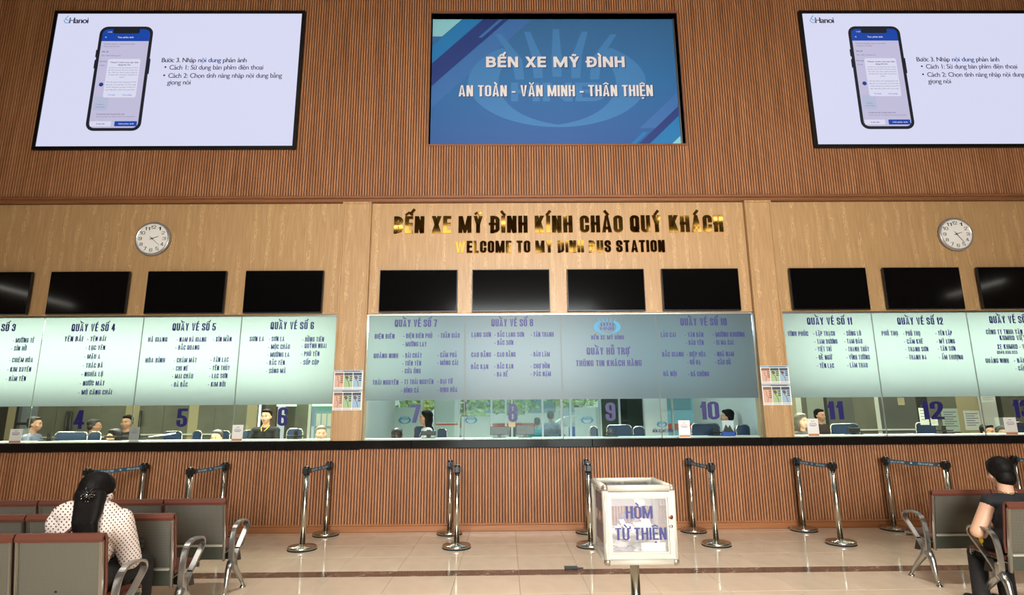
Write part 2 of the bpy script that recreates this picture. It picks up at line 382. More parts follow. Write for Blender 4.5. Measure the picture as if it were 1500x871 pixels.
G = {  # letter: (relative width, [(closed, points)])
 'A': (1.08, [(0, [(-.03, -.2), (.5, 1.28), (1.03, -.2)]), (0, [(.28, .2), (.72, .2)])]),
 'B': (1, [(0, [(0, 0), (0, 1)]), (0, [(0, 0), (1, 0, R), (1, .53, R), (0, .53)]), (0, [(0, .53), (.93, .53, R), (.93, 1, R), (0, 1)])]),
 'C': (1, [(0, [(1, .68), (1, 1, R), (0, 1, R), (0, 0, R), (1, 0, R), (1, .32)])]),
 'D': (1, [(0, [(0, 0), (0, 1)]), (0, [(0, 0), (1, 0, .8), (1, 1, .8), (0, 1)])]),
 'E': (.86, [(0, [(1, 1), (0, 1), (0, 0), (1, 0)]), (0, [(0, .52), (.9, .52)])]),
 'F': (.82, [(0, [(1, 1), (0, 1), (0, 0)]), (0, [(0, .5), (.9, .5)])]),
 'G': (1, [(0, [(1, .7), (1, 1, R), (0, 1, R), (0, 0, R), (1, 0, R), (1, .46), (.62, .46)])]),
 'H': (1, [(0, [(0, 0), (0, 1)]), (0, [(1, 0), (1, 1)]), (0, [(0, .52), (1, .52)])]),
 'I': (0, [(0, [(0, 0), (0, 1)])]),
 'K': (1.05, [(0, [(0, 0), (0, 1)]), (0, [(1.05, 1.2), (.1, .38)]), (0, [(.42, .62), (1.03, -.2)])]),
 'L': (.8, [(0, [(0, 1), (0, 0), (1, 0)])]),
 'M': (1.4, [(0, [(0, 0), (0, 1)]), (0, [(1, 0), (1, 1)]), (0, [(.03, 1.1), (.5, .02), (.97, 1.1)])]),
 'N': (1.03, [(0, [(0, 0), (0, 1)]), (0, [(1, 0), (1, 1)]), (0, [(.02, 1.1), (.98, -.1)])]),
 'O': (1, [(1, [(0, 0, R), (1, 0, R), (1, 1, R), (0, 1, R)])]),
 'P': (.97, [(0, [(0, 0), (0, 1)]), (0, [(0, .42), (1, .42, R), (1, 1, R), (0, 1)])]),
 'Q': (1, [(1, [(0, 0, R), (1, 0, R), (1, 1, R), (0, 1, R)]), (0, [(.6, .22), (1.05, -.1)])]),
 'R': (1, [(0, [(0, 0), (0, 1)]), (0, [(0, .5), (.97, .5, R), (.97, 1, R), (0, 1)]), (0, [(.5, .48), (.98, .38, .8), (1, 0)])]),
 'S': (1, [(0, [(1, .74), (1, 1, R), (0, 1, R), (0, .56, R), (1, .46, R), (1, 0, R), (0, 0, R), (0, .26)])]),
 'T': (.92, [(0, [(0, 1), (1, 1)]), (0, [(.5, 0), (.5, 1)])]),
 'U': (1, [(0, [(0, 1), (0, 0, R), (1, 0, R), (1, 1)])]),
 'V': (1.05, [(0, [(-.03, 1.2), (.5, -.28), (1.03, 1.2)])]),
 'W': (1.6, [(0, [(-.02, 1.2), (.26, -.2), (.5, 1.1), (.74, -.2), (1.02, 1.2)])]),
 'X': (1.05, [(0, [(-.05, 1.2), (1.05, -.2)]), (0, [(-.05, -.2), (1.05, 1.2)])]),
 'Y': (1.05, [(0, [(-.05, 1.25), (.5, .4), (1.05, 1.25)]), (0, [(.5, .45), (.5, 0)])]),
 'Z': (.95, [(0, [(0, 1), (1, 1), (0, 0), (1, 0)])]),
 '1': (.55, [(0, [(1, 0), (1, 1)]), (0, [(0, .74), (.5, .78), (1, 1)])]),
 '2': (1, [(0, [(0, .68), (0, 1, R), (1, 1, R), (1, .58, .8), (0, .05), (0, 0), (1, 0)])]),
 '3': (1, [(0, [(0, .74), (0, 1, R), (1, 1, R), (1, .53, R), (.42, .53)]), (0, [(.42, .53), (1, .53, R), (1, 0, R), (0, 0, R), (0, .26)])]),
 '4': (1.1, [(0, [(.72, 0), (.72, 1)]), (0, [(.68, 1.15), (.02, .26), (1, .26)])]),
 '5': (1, [(0, [(.95, 1), (.06, 1), (.04, .56), (1, .6, R), (1, 0, R), (0, 0, R), (0, .26)])]),
 '6': (1, [(0, [(1, .74), (1, 1, R), (0, 1, R), (0, 0, R), (1, 0, R), (1, .56, R), (0, .52)])]),
 '7': (.95, [(0, [(0, 1), (1, 1), (.3, -.2)])]),
 '8': (1, [(1, [(0, 0, R), (1, 0, R), (1, .52, R), (0, .52, R)]), (1, [(.04, .52, R), (.96, .52, R), (.96, 1, R), (.04, 1, R)])]),
 '9': (1, [(0, [(0, .26), (0, 0, R), (1, 0, R), (1, 1, R), (0, 1, R), (0, .44, R), (1, .48)])]),
 '0': (1, [(1, [(0, 0, R), (1, 0, R), (1, 1, R), (0, 1, R)])]),
 '-': (.4, [(0, [(0, .38), (1, .38)])]),
 '.': (0, [(0, [(0, 0), (0, .01)])]),
 '!': (0, [(0, [(0, .3), (0, 1)])]),
}
def marks(base, ms, W, t, y1=1.0):
    """Vietnamese marks as polygons over a letter W wide whose top is y1"""
    Q = []; xc = W/2; th = t*.72
    has = lambda c: c in ms
    top = y1+.07; sh = 0
    if has('\u0302'): Q += stroke_quads([(xc-.15, top+.02), (xc, top+.13), (xc+.15, top+.02)], False, th*.8); sh = 1
    if has('\u0306'): Q += stroke_quads(fillet([(xc-.13, top+.14), (xc-.12, top+.02, 1), (xc+.12, top+.02, 1), (xc+.13, top+.14)], False), False, th*.75); sh = 1
    dx, dy = (.17, .12) if sh and has('\u0302') else (0, .15*sh)
    x, y = xc+dx, top+dy
    if has('\u0301'): Q += stroke_quads([(x-.05, y), (x+.07, y+.16)], False, th)
    if has('\u0300'): x = xc-dx*.9; Q += stroke_quads([(x+.05, y), (x-.07, y+.16)], False, th)
    if has('\u0309'): Q += stroke_quads(fillet([(x-.05, y+.18), (x+.07, y+.18, 1), (x+.07, y+.08, 1), (x, y+.02)], False), False, th*.8)
    if has('\u0303'):
        y = top+.2*sh; x = xc
        Q += stroke_quads([(x-.17, y+.02), (x-.07, y+.11), (x+.06, y+.04), (x+.17, y+.12)], False, th*.85, False)
    if has('\u0323'): Q.append([Vector(p) for p in ((xc-t/2, -.24), (xc+t/2, -.24), (xc+t/2, -.24+t*.8), (xc-t/2, -.24+t*.8))])
    if has('\u031b'): Q += stroke_quads([(W-t*.5, y1*.9), (W+.06, y1*.94), (W+.07, y1+.08)], False, th)
    return Q
def glyph(ch, W, t, asp=1.3):
    """polygons of one capital, outer width, cap height 1; stems t, bars t/asp"""
    d = unicodedata.normalize('NFD', ch); b = d[0]; bar = b in 'Đ'
    if bar: b = 'D'
    if b == ' ': return [], W*.42
    rel, paths = G[b]; ow = t if rel == 0 else (W*rel if rel != .4 else W*.6)
    tt = t/asp; iw = ow/asp - tt; Q = []
    for closed, P in paths:
        pts = [((p[0]*iw+tt/2), (p[1]*(1-tt)+tt/2)) + tuple(p[2:]) for p in P]
        pts = fillet(pts, closed)
        for q in stroke_quads(pts, closed, tt):
            q = clip(q, 0, 1, 1); q = clip(q, 0, iw+tt, 0) if q else q
            if q: Q.append([Vector((p[0]*asp, p[1])) for p in q])
    if bar: Q += stroke_quads([(-.02, .52), (t*1.5, .52)], False, t/asp*.8)
    if len(d) > 1: Q += marks(b, d[1:], ow, t)
    return Q, ow
BF = {}
def bglyph(ch):
    """plain thin letter from Blender's built-in face"""
    d = unicodedata.normalize('NFD', ch); b = d[0]; bar = b == 'đ'
    if bar: b = 'd'
    if b not in BF:
        c = bpy.data.curves.new('g', 'FONT'); c.body = b+'|'; c.resolution_u = 3
        o = bpy.data.objects.new('g', c); COL.objects.link(o); dg = bpy.context.evaluated_depsgraph_get()
        def get():
            me = bpy.data.meshes.new_from_object(o.evaluated_get(bpy.context.evaluated_depsgraph_get()))
            r = ([Vector((v.co.x, v.co.y)) for v in me.vertices], [tuple(p.vertices) for p in me.polygons]); bpy.data.meshes.remove(me); return r
        v2, f2 = get(); adv = max(v.x for v in v2)-.22
        c.body = b; bpy.context.view_layer.update()
        v1, f1 = get() if b != ' ' else ([], [])
        bpy.data.objects.remove(o); bpy.data.curves.remove(c)
        if b == ' ': adv = .27
        BF[b] = ([[v1[i]/.7 for i in f] for f in f1], adv/.7)
    Q, adv = BF[b]; Q = [list(q) for q in Q]
    if bar: Q += stroke_quads([(adv*.45, .88), (adv*.95, .88)], False, .06)
    if len(d) > 1: Q += marks(b, d[1:], adv*.9, .12, .72 if b.islower() else 1.0)
    return Q, adv
def layout(s, W=.44, t=.17, gap=.075, plain=False, asp=1.3):
    out = []; x = 0
    for ch in s:
        Q, w_ = bglyph(ch) if plain else glyph(ch, W, t, asp)
        out.append((ch, x, w_, Q)); x += w_+(0 if plain else gap)
    return out, x-(0 if plain else gap)
def text_into(mb, s, x0, x1, zc, capm, Y, depth=0, zslope=0, bold=0, **k):
    """write s between x0 and x1 (metres), centred on zc, on the plane y = Y facing -y"""
    L, tot = layout(s, **k); sx = (x1-x0)/tot
    for ch, gx, gw, Q in L:
        for q in Q:
            for b in ([0] if not bold else [-bold, 0, bold]):
                pts = [(x0+(gx+p[0]+b)*sx, zc+(p[1]-.5)*capm+zslope*(gx+p[0])*sx) for p in q]
                if depth: mb.prism(pts, Y-1e-5*(mb.np % 60), Y+depth); mb.np += 1
                else: mb.poly(pts, Y)
    return L, sx
def text_px(name, s, px0, px1, py, cap_px, Y, m, parent, ref_y=None, **k):
    """text measured in the photograph, put on the real plane y = Y"""
    a = at(px0, py, Y); b = at(px1, py, Y); c = at((px0+px1)/2, py-cap_px/2, Y).z-at((px0+px1)/2, py+cap_px/2, Y).z
    mb = MB(); text_into(mb, s, a.x, b.x, (a.z+b.z)/2, c, Y, **k)
    return mb.build(name, m, parent)
# ------------------------------------------------------------------ setting: the hall
XL, XR, YB, ZC = -11.5, 12.5, -8.0, 9.6
Y_LOW, Y_UP, Y_OAK, Y_PIL, Y_GL, Y_CT = 8.45, 8.42, 8.46, 8.385, 8.50, 8.36
Z_CT0, Z_CT1, Z_RAIL, Z_BAND = 1.105, 1.215, 3.02, 4.735

fl = struct(bx('floor', M_grout, XL, XR, YB, 16.2, -.12, -.004))
FO = Vector(fl.location)
P_ = .614; X0 = .115; YT = 8.43
def tile_mesh(w_, d_, name, m):
    b = MB(); c = .003; g = .0012
    b.add([(g, g, -.004), (w_-g, g, -.004), (w_-g, d_-g, -.004), (g, d_-g, -.004), (c, c, 0), (w_-c, c, 0), (w_-c, d_-c, 0), (c, d_-c, 0)],
          [(4, 5, 6, 7), (0, 1, 5, 4), (1, 2, 6, 5), (2, 3, 7, 6), (3, 0, 4, 7)])
    o = b.build(name, m, fl, local=True); return o
# rows of tiles between the counter and the dark marble band, then the rows in front of the band
rows = [6.355+P_*k for k in range(4)]; rows_h = [P_, P_, P_, YT-6.355-3*P_]
rows += [6.14-P_*(k+1) for k in range(3)]; rows_h += [P_]*3
proto = {}
for r_, (y_, h_) in enumerate(zip(rows, rows_h)):
    for i in range(-15, 16):
        x_ = X0+P_*i
        key = round(h_, 3)
        if key not in proto: proto[key] = tile_mesh(P_, h_, 'floor_tile', M_tile); o = proto[key]
        else: o = proto[key].copy(); COL.objects.link(o)
        o.location = (x_, y_, random.uniform(-.0002, .0002)); o.location -= FO
bp_ = tile_mesh(P_*2, .215, 'marble_strip', M_band); first = True
for i in range(-8, 8):
    o = bp_ if first else bp_.copy()
    if not first: COL.objects.link(o)
    first = False; o.location = Vector((X0+P_*2*i, 6.14, 0))-FO
rest = MB()
def rest_tiles(x0, x1, y0, y1):
    y = y1
    while y > y0+.01:
        x = x0
        while x < x1-.01:
            xa, xb, ya, yb = x+.003, min(x+P_, x1)-.003, max(y-P_, y0)+.003, y-.003
            rest.add([(xa, ya, 0), (xb, ya, 0), (xb, yb, 0), (xa, yb, 0)], [(0, 1, 2, 3)]); x += P_
        y -= P_
xa_, xb_ = X0-15*P_, X0+16*P_
rest_tiles(XL, XR, YB, 6.14-3*P_); rest_tiles(XL, xa_, 6.14-3*P_, YT); rest_tiles(xb_, XR, 6.14-3*P_, YT)
tag(rest.build('tile_field', M_tile, fl), kind='stuff')

struct(bx('ceiling', mat('ceiling_board', (70, 62, 52), .8), XL, XR, YB, 8.6, ZC, ZC+.15))
struct(bx('wall_left', mat('hall_side_wall', (92, 70, 52), .7), XL-.15, XL, YB, 8.6, -.1, ZC))
struct(bx('wall_right', MATS['hall_side_wall'], XR, XR+.15, YB, 8.6, -.1, ZC))
# wall behind the camera: wide entrance opening below, added glowing panes above for the gold letters to mirror
M_side = MATS['hall_side_wall']; M_backw = mat('hall_back_wall', (84, 68, 54), .8)
wb = struct(bx('wall_back', M_backw, XL, XR, YB-.2, YB, 9.4, ZC))
bx('lower_wall', M_backw, XL, -2.2, YB-.2, YB, -.1, 8.45, wb); bx('lower_wall', M_backw, 3.8, XR, YB-.2, YB, -.1, 8.45, wb); bx('lintel', M_backw, -2.2, 3.8, YB-.2, YB, 6.4, 8.45, wb)
M_glow = mat('added_glow', (240, 240, 235), .5, emit=(255, 240, 205), estr=1.7)  # emissive surface added for its reflection, not a known window
for k in range(12):
    x_ = XL+2*k
    bx('pier', M_backw, x_, x_+.55, YB-.2, YB, 8.45, 9.4, wb)
    if k % 3 != 2: bx('glow_pane', M_glow, x_+.55, x_+2, YB-.12, YB-.1, 8.45, 9.4, wb)
    else: bx('blind_panel', M_backw, x_+.55, x_+2, YB-.12, YB-.1, 8.45, 9.4, wb)
bx('entrance_glazing', M_glass, -2.2, 3.8, YB-.12, YB-.1, 0, 6.4, wb)
# tube lamps on the side walls (their streaks show in the outer dark screens)
M_tube = mat('lit_tube', (255, 255, 250), .5, emit=(255, 252, 240), estr=5)
for x_, y0, y1, z_, lb in ((XL+.06, 1.5, 3.9, 4.5, 'white tube lamp high on the left side wall'), (XR-.06, .8, 2.7, 4.78, 'white tube lamp high on the right side wall')):
    t = thing('tube_lamp', (x_, y0, z_), lb, 'lamp'); bx('tube', M_tube, x_-.02, x_+.02, y0, y1, z_-.02, z_+.02, t); bx('batten', M_white, x_-.03 if x_ > 0 else x_-.06, x_+.06 if x_ > 0 else x_-.02, y0, y1, z_+.02, z_+.06, t)
# ceiling light panels (reflected in the gold letters and the dark screens)
M_lamp = mat('lit_diffuser', (255, 250, 240), .5, emit=(255, 240, 215), estr=6)
for x_ in (-6.0, .8, 7.6):
    for y_ in (-5.0, -.5, 4.0):
        t = thing('ceiling_lamp', (x_, y_, ZC), 'long white ceiling lamp high above the waiting hall', 'lamp', 'ceiling lamps of the hall')
        b = MB(); b.frame(x_-1.6, x_+1.6, -.16, .16, .03, 0, .08)
        b.v = [(vx, y_+vz, ZC-.1+vy) for vx, vy, vz in b.v]; b.build('lamp_frame', M_white, t)
        bx('diffuser', M_lamp, x_-1.57, x_+1.57, y_-.13, y_+.13, ZC-.08, ZC-.03, t)
        bx('hanger', M_white, x_-.02, x_+.02, y_-.02, y_+.02, ZC-.03, ZC, t)

# ------------------------------------------------------------------ front wall: counter front of slats, skirting, upper slatted wall
wf = thing('wall_front', (0, 8.6, 0), None, None); struct(wf)
def slats(name, spans, yb, pitch=.04, parent=wf, m=M_slat):
    b = MB(); d = .019
    for x0, x1, z0, z1 in spans:
        n = int(round((x1-x0)/pitch))
        for i in range(n):
            c = x0+(i+.5)*pitch
            b.add([(c-.0142, yb, z0), (c-.011, yb-d, z0), (c-.004, yb-d-.003, z0), (c+.004, yb-d-.003, z0), (c+.011, yb-d, z0), (c+.0142, yb, z0),
                   (c-.0142, yb, z1), (c-.011, yb-d, z1), (c-.004, yb-d-.003, z1), (c+.004, yb-d-.003, z1), (c+.011, yb-d, z1), (c+.0142, yb, z1)],
                  [(0, 1, 7, 6), (1, 2, 8, 7), (2, 3, 9, 8), (3, 4, 10, 9), (4, 5, 11, 10), (0, 5, 4, 3, 2, 1), (6, 7, 8, 9, 10, 11)])
    return tag(b.build(name, m, parent), kind='stuff')
bx('counter_front_panel', M_slatback, XL, XR, Y_LOW, Y_LOW+.1, 0, Z_CT0, wf)
slats('counter_slats', [(XL, XR, .105, Z_CT0)], Y_LOW)
NX0, NX1, NZ0, NZ1 = -1.19, 2.84, 5.69, 8.02      # niche of the central banner
for q in ((XL, NX0, Z_BAND, ZC), (NX1, XR, Z_BAND, ZC), (NX0, NX1, Z_BAND, NZ0), (NX0, NX1, NZ1, ZC)):
    bx('upper_wall_panel', M_slatback, q[0], q[1], Y_UP+.02, Y_UP+.2, q[2], q[3], wf)
xs0 = NX0-.04*257; xs1 = NX1+.04*241
slats('upper_slats', [(xs0, NX0, 4.83, ZC), (NX1, xs1, 4.83, ZC), (NX0, NX0+.04*101, 4.83, NZ0-.03), (NX0, NX0+.04*101, NZ1+.03, ZC)], Y_UP+.02)
b = MB(); b.box(NX0-.02, NX1+.02, Y_UP-.01, Y_UP+.19, NZ1, NZ1+.03); b.box(NX0-.02, NX1+.02, Y_UP-.01, Y_UP+.19, NZ0-.03, NZ0)
b.box(NX0-.02, NX0, Y_UP-.01, Y_UP+.19, NZ0, NZ1); b.box(NX1, NX1+.02, Y_UP-.01, Y_UP+.19, NZ0, NZ1); b.build('niche_lining', M_trimwood, wf)
b = MB(); b.bbox(XL, XR, Y_PIL-.005, Y_OAK, Z_BAND, Z_BAND+.05, .006); b.bbox(XL, XR, Y_PIL-.025, Y_OAK, Z_BAND+.05, Z_BAND+.095, .008)
struct(b.build('trim_1', M_trimwood))
b = MB(); b.bbox(XL, XR, Y_LOW-.022, Y_LOW, 0, .08, .005); b.bbox(XL, XR, Y_LOW-.03, Y_LOW, .08, .105, .008)
struct(b.build('baseboard_front', M_basewood))

# oak bands above the ticket windows and the two posts between them
for x0, x1 in ((XL, -2.44), (-2.03, 3.66), (4.045, XR)):
    bx('oak_panel', M_oak, x0, x1, Y_OAK, Y_OAK+.05, Z_RAIL, Z_BAND, wf)
bx('soffit', M_white, XL, XR, Y_OAK+.05, 12.6, 3.3, 3.35, wf)
pil = []
for k, (x0, x1) in enumerate(((-2.455, -2.02), (3.65, 4.055))):
    t = thing('pilaster', ((x0+x1)/2, Y_PIL+.1, Z_CT1), None, None); t['kind'] = 'structure'
    bx('post_body', M_oak, x0+.012, x1-.012, Y_PIL, 8.66, Z_CT1, Z_BAND, t)
    b = MB(); b.bbox(x0, x0+.03, Y_PIL-.014, Y_PIL+.05, Z_CT1, Z_BAND, .006); b.bbox(x1-.03, x1, Y_PIL-.014, Y_PIL+.05, Z_CT1, Z_BAND, .006)
    b.bbox(x0+.03, x1-.03, Y_PIL-.014, Y_PIL+.02, Z_BAND-.035, Z_BAND, .006)
    b.build('edge_moulding', M_oak, t); pil.append(t)

# granite counter, one slab per stretch
slabs = [(XL, -2.06, -.012), (-2.06, -1.32, 0), (-1.32, 1.2, 0), (1.2, 3.7, 0), (3.7, 6.6, 0), (6.6, XR, 0)]
ct = thing('granite_counter', (0.8, 8.6, Z_CT1), 'long black granite ticket counter running along the whole slatted wall', 'counter')
for x0, x1, dz in slabs:
    b = MB(); b.bbox(x0+.001, x1-.001, Y_CT, 9.1, Z_CT0+dz, Z_CT1, .006); b.build('granite_slab', M_granite, ct)
b = MB(); b.box(XL, XR, 8.6, 9.1, Z_CT1, Z_CT1+.012); b.build('work_surface', mat('desk_white', (205, 205, 196), .4), ct)

# ------------------------------------------------------------------ ticket windows and their frosted signs
WX = [(-8.17, -6.75), (-6.75, -5.31), (-5.31, -3.88), (-3.88, -2.45), (-2.02, -.60), (-.60, .81), (.81, 2.218), (2.218, 3.65), (4.055, 5.44), (5.44, 6.865), (6.865, 8.29)]
NUM = ['3', '4', '5', '6', '7', '8', '9', '10', '11', '12', '13']
CAPH = 7.0
SG = {
 '3': [("SỐ 3", 2, 23, 479.5, 11), ("- MƯỜNG TÈ", 18.7, 50.3, 498.3), ("- SÌN HỒ", 16.3, 39, 510), ("- CHIÊM HÓA", 13.3, 48.3, 527), ("- KIM XUYÊN", 10.7, 45.7, 540.7), ("- HÀM YÊN", 8.7, 38, 554.3)],
 '4': [("QUẦY VÉ SỐ 4", 105, 169, 479.5, 11), ("YÊN BÁI", 94.3, 121.7, 496, 7.6), ("- YÊN BÁI", 127.7, 155.3, 496), ("- LỤC YÊN", 125.7, 154.3, 508.9), ("- MẬU A", 123.3, 147, 521.9), ("- THÁC BÀ", 121.3, 150.7, 534.9), ("- NGHĨA LỘ", 119, 151, 547.7), ("- NƯỚC MÁT", 116.7, 153.3, 561), ("- MÙ CĂNG CHẢI", 114.7, 164, 574.2)],
 '5': [("QUẦY VÉ SỐ 5", 252.7, 316.3, 478.5, 11), ("HÀ GIANG", 217, 245.3, 497), ("- NAM HÀ GIANG", 258.7, 302.3, 497), ("- XÍN MẦN", 311.7, 339.3, 496.5), ("- BẮC QUANG", 257, 292, 508.7), ("HÒA BÌNH", 213, 241.7, 527.4), ("- CHĂM MÁT", 254.7, 288.3, 527.2), ("- TÂN LẠC", 308.3, 335, 526.5), ("- CHI NÊ", 253.3, 275.3, 539.2), ("- YÊN THỦY", 307, 336.7, 538.6), ("- MAI CHÂU", 252, 283, 550.7), ("- LẠC SƠN", 306, 333.3, 550.2), ("- ĐÀ BẮC", 250.7, 274.7, 562.9), ("- KIM BÔI", 304.7, 330.3, 562.5)],
 '6': [("QUẦY VÉ SỐ 6", 396.3, 460, 476.6, 11), ("SƠN LA", 365.7, 387, 496.1), ("- SƠN LA", 393.7, 416.7, 496.1), ("- HỒNG TIÊN", 442.7, 474.7, 496.7), ("- MỘC CHÂU", 392.7, 424.7, 507.6), ("- QUỲNH NHAI", 442, 478.3, 506.2), ("- MƯỜNG LA", 391.7, 424, 519.2), ("- PHÙ YÊN", 441.3, 468, 517.9), ("- BẮC YÊN", 390.3, 417.3, 530.9), ("- SỐP CỘP", 440, 467.3, 530.5), ("- SÔNG MÃ", 389.7, 418.7, 542.9)],
 '7': [("QUẦY VÉ SỐ 7", 578.3, 640.3, 473.1, 10.8), ("ĐIỆN BIÊN", 549, 578, 492.3), ("- ĐIỆN BIÊN PHỦ", 590.7, 633.3, 491.5), ("- TUẦN GIÁO", 641.3, 673.3, 491.1), ("- MƯỜNG LAY", 590, 625, 503.8), ("QUẢNG NINH", 547.3, 583.3, 520.8), ("- BÃI CHÁY", 589.7, 618, 520.3), ("- CẨM PHẢ", 640.7, 669.3, 519.5), ("- TIÊN YÊN", 589.3, 617, 531.8), ("- MÓNG CÁI", 640.7, 671, 531), ("- CỬA ÔNG", 588.7, 616.3, 543.1), ("THÁI NGUYÊN", 545.7, 583.7, 559.8), ("- TT THÁI NGUYÊN", 588, 635, 558.9), ("- ĐẠI TỪ", 640.7, 662.7, 558.2), ("- ĐÌNH CẢ", 587.3, 613.7, 571.3), ("- ĐỊNH HÓA", 640.3, 670, 570.5)],
 '8': [("QUẦY VÉ SỐ 8", 719.7, 781, 472.4, 10.8), ("LẠNG SƠN", 690.7, 719.3, 489.9), ("- BẮC LẠNG SƠN", 724.3, 767.7, 489.7), ("- TÂN THANH", 777.3, 811, 489.5), ("- BẮC SƠN", 724.3, 752, 501.5), ("CAO BẰNG", 690.3, 719.3, 519.2), ("- CAO BẰNG", 724, 755.3, 518.9), ("- BẢO LÂM", 777.3, 805.3, 518.5), ("BẮC KẠN", 690, 715.3, 536.8), ("- BẮC KẠN", 724, 752, 536.2), ("- CHỢ ĐỒN", 777.3, 805.3, 535.9), ("- BA BỂ", 723.7, 743.7, 547.8), ("- PÁC NẶM", 777.3, 807, 547.3)],
 '9': [("BẾN XE MỸ ĐÌNH", 866, 914, 493.9, 6), ("QUẦY HỖ TRỢ", 859.3, 921.7, 513.9, 10.5), ("THÔNG TIN KHÁCH HÀNG", 843.7, 940, 531.5, 8.8)],
 '10': [("QUẦY VÉ SỐ 10", 996.5, 1064.5, 471, 10.8), ("LÀO CAI", 968, 990, 490), ("- VĂN BÀN", 1003.3, 1030.3, 489.9), ("- MƯỜNG KHƯƠNG", 1044, 1090.7, 489.6), ("- BẢO YÊN", 1004.7, 1030.7, 501.5), ("- SI MA CAI", 1045, 1074.3, 501.2), ("BẮC GIANG", 970, 1001.5, 518.6), ("- HIỆP HÒA", 1005.7, 1034, 518.5), ("- NHÃ NAM", 1046.3, 1075, 518.2), ("- BỐ HẠ", 1006.7, 1026.3, 530.2), ("- CẦU GỒ", 1047.3, 1070.3, 530.1), ("HÀ NỘI", 971.7, 991.3, 547.2), ("- ĐÁ CHÔNG", 1007.7, 1038.7, 547.4)],
 '11': [("QUẦY VÉ SỐ 11", 1182, 1248, 470, 10.6), ("VĨNH PHÚC", 1153.7, 1184, 488.4), ("- LẬP THẠCH", 1191.3, 1223, 488.1), ("- SÔNG LÔ", 1235.7, 1261.3, 488), ("- TAM DƯƠNG", 1192.7, 1226.7, 499.9), ("- TAM ĐẢO", 1236.7, 1263.3, 499.5), ("- VIỆT TRÌ", 1194, 1218, 510.9), ("- THANH THỦY", 1238.3, 1273.3, 511), ("- ĐỀ NGỮ", 1195.3, 1218.7, 523.1), ("- VĨNH TƯỜNG", 1239.7, 1274.3, 522.9), ("- YÊN LẠC", 1196.7, 1221.7, 535.1), ("- LÂM THAO", 1241, 1271, 534.6)],
 '12': [("QUẦY VÉ SỐ 12", 1314.3, 1381.3, 469.9, 10.6), ("PHÚ THỌ", 1291.3, 1315.3, 487.9), ("- PHÚ THỌ", 1322.7, 1348, 488), ("- YÊN LẬP", 1370, 1394.7, 487.5), ("- CẨM KHÊ", 1324.3, 1352, 499.8), ("- MỸ LUNG", 1371.7, 1398.7, 499.5), ("- THANH SƠN", 1326, 1359.7, 511), ("- TÂN SƠN", 1373.3, 1399.7, 510.2), ("- THANH BA", 1327.7, 1357.3, 522.8), ("- ẤM THƯỢNG", 1375.3, 1410.7, 522.8)],
 '13': [("QUẦY VÉ SỐ 13", 1449, 1515, 467.8, 10.6), ("CÔNG TY TNHH VẬN T", 1444.3, 1503, 485.8, 7.2), ("KUMHO VIỆT", 1464.3, 1502, 494.5, 7.2), ("XE KUMHO - VI", 1460.7, 1503, 507.4, 7.2), ("0948.898.833", 1460.3, 1490.3, 515.8, 5), ("QUẢNG NINH", 1443.7, 1477.7, 528), ("- BÃI", 1485, 1500, 527.8), ("- CẨM", 1487.3, 1503, 539.2)]}
SIGNLABEL = {'3': 'frosted white sign over the cropped ticket window 3 at the left edge', '4': 'frosted white sign headed QUẦY VÉ SỐ 4 listing Yên Bái stops', '5': 'frosted sign QUẦY VÉ SỐ 5 listing Hà Giang and Hòa Bình',
 '6': 'frosted white sign headed QUẦY VÉ SỐ 6 listing Sơn La stops', '7': 'frosted sign SỐ 7 listing Điện Biên and Thái Nguyên', '8': 'frosted sign QUẦY VÉ SỐ 8 listing Lạng Sơn and Cao Bằng',
 '9': 'frosted sign with the round blue HNB logo reading QUẦY HỖ TRỢ', '10': 'frosted sign QUẦY VÉ SỐ 10 listing Lào Cai and Bắc Giang', '11': 'frosted white sign headed QUẦY VÉ SỐ 11 listing Vĩnh Phúc stops',
 '12': 'frosted white sign headed QUẦY VÉ SỐ 12 listing Phú Thọ stops', '13': 'frosted white sign of ticket window 13 with bus company lines at the right edge'}
WORDN = dict(zip(NUM, 'three four five six seven eight nine ten eleven twelve thirteen'.split()))
NPX = {'4': (108, 124, 600.5, 627.8), '5': (259, 274.6, 598, 625), '6': (406.8, 421.5, 596.2, 623.4), '7': (600, 616, 592.6, 619), '8': (744.8, 758, 591, 617.7), '9': (887, 901.5, 589.3, 616),
       '10': (1025.7, 1053.4, 587.7, 614.2), '11': (1211.8, 1235.5, 587.5, 614), '12': (1349.7, 1382, 587.5, 614), '13': (1483.6, 1512, 585, 611.6)}
M_logo = mat('logo_blue', (52, 142, 186), .5); M_logod = mat('logo_navy', (40, 66, 140), .5)
def clipr(P, r):
    P = [Vector(p) for p in P]
    P = clip(P, r[0], r[1], 0); return clip(P, r[2], r[3], 1) if P else []
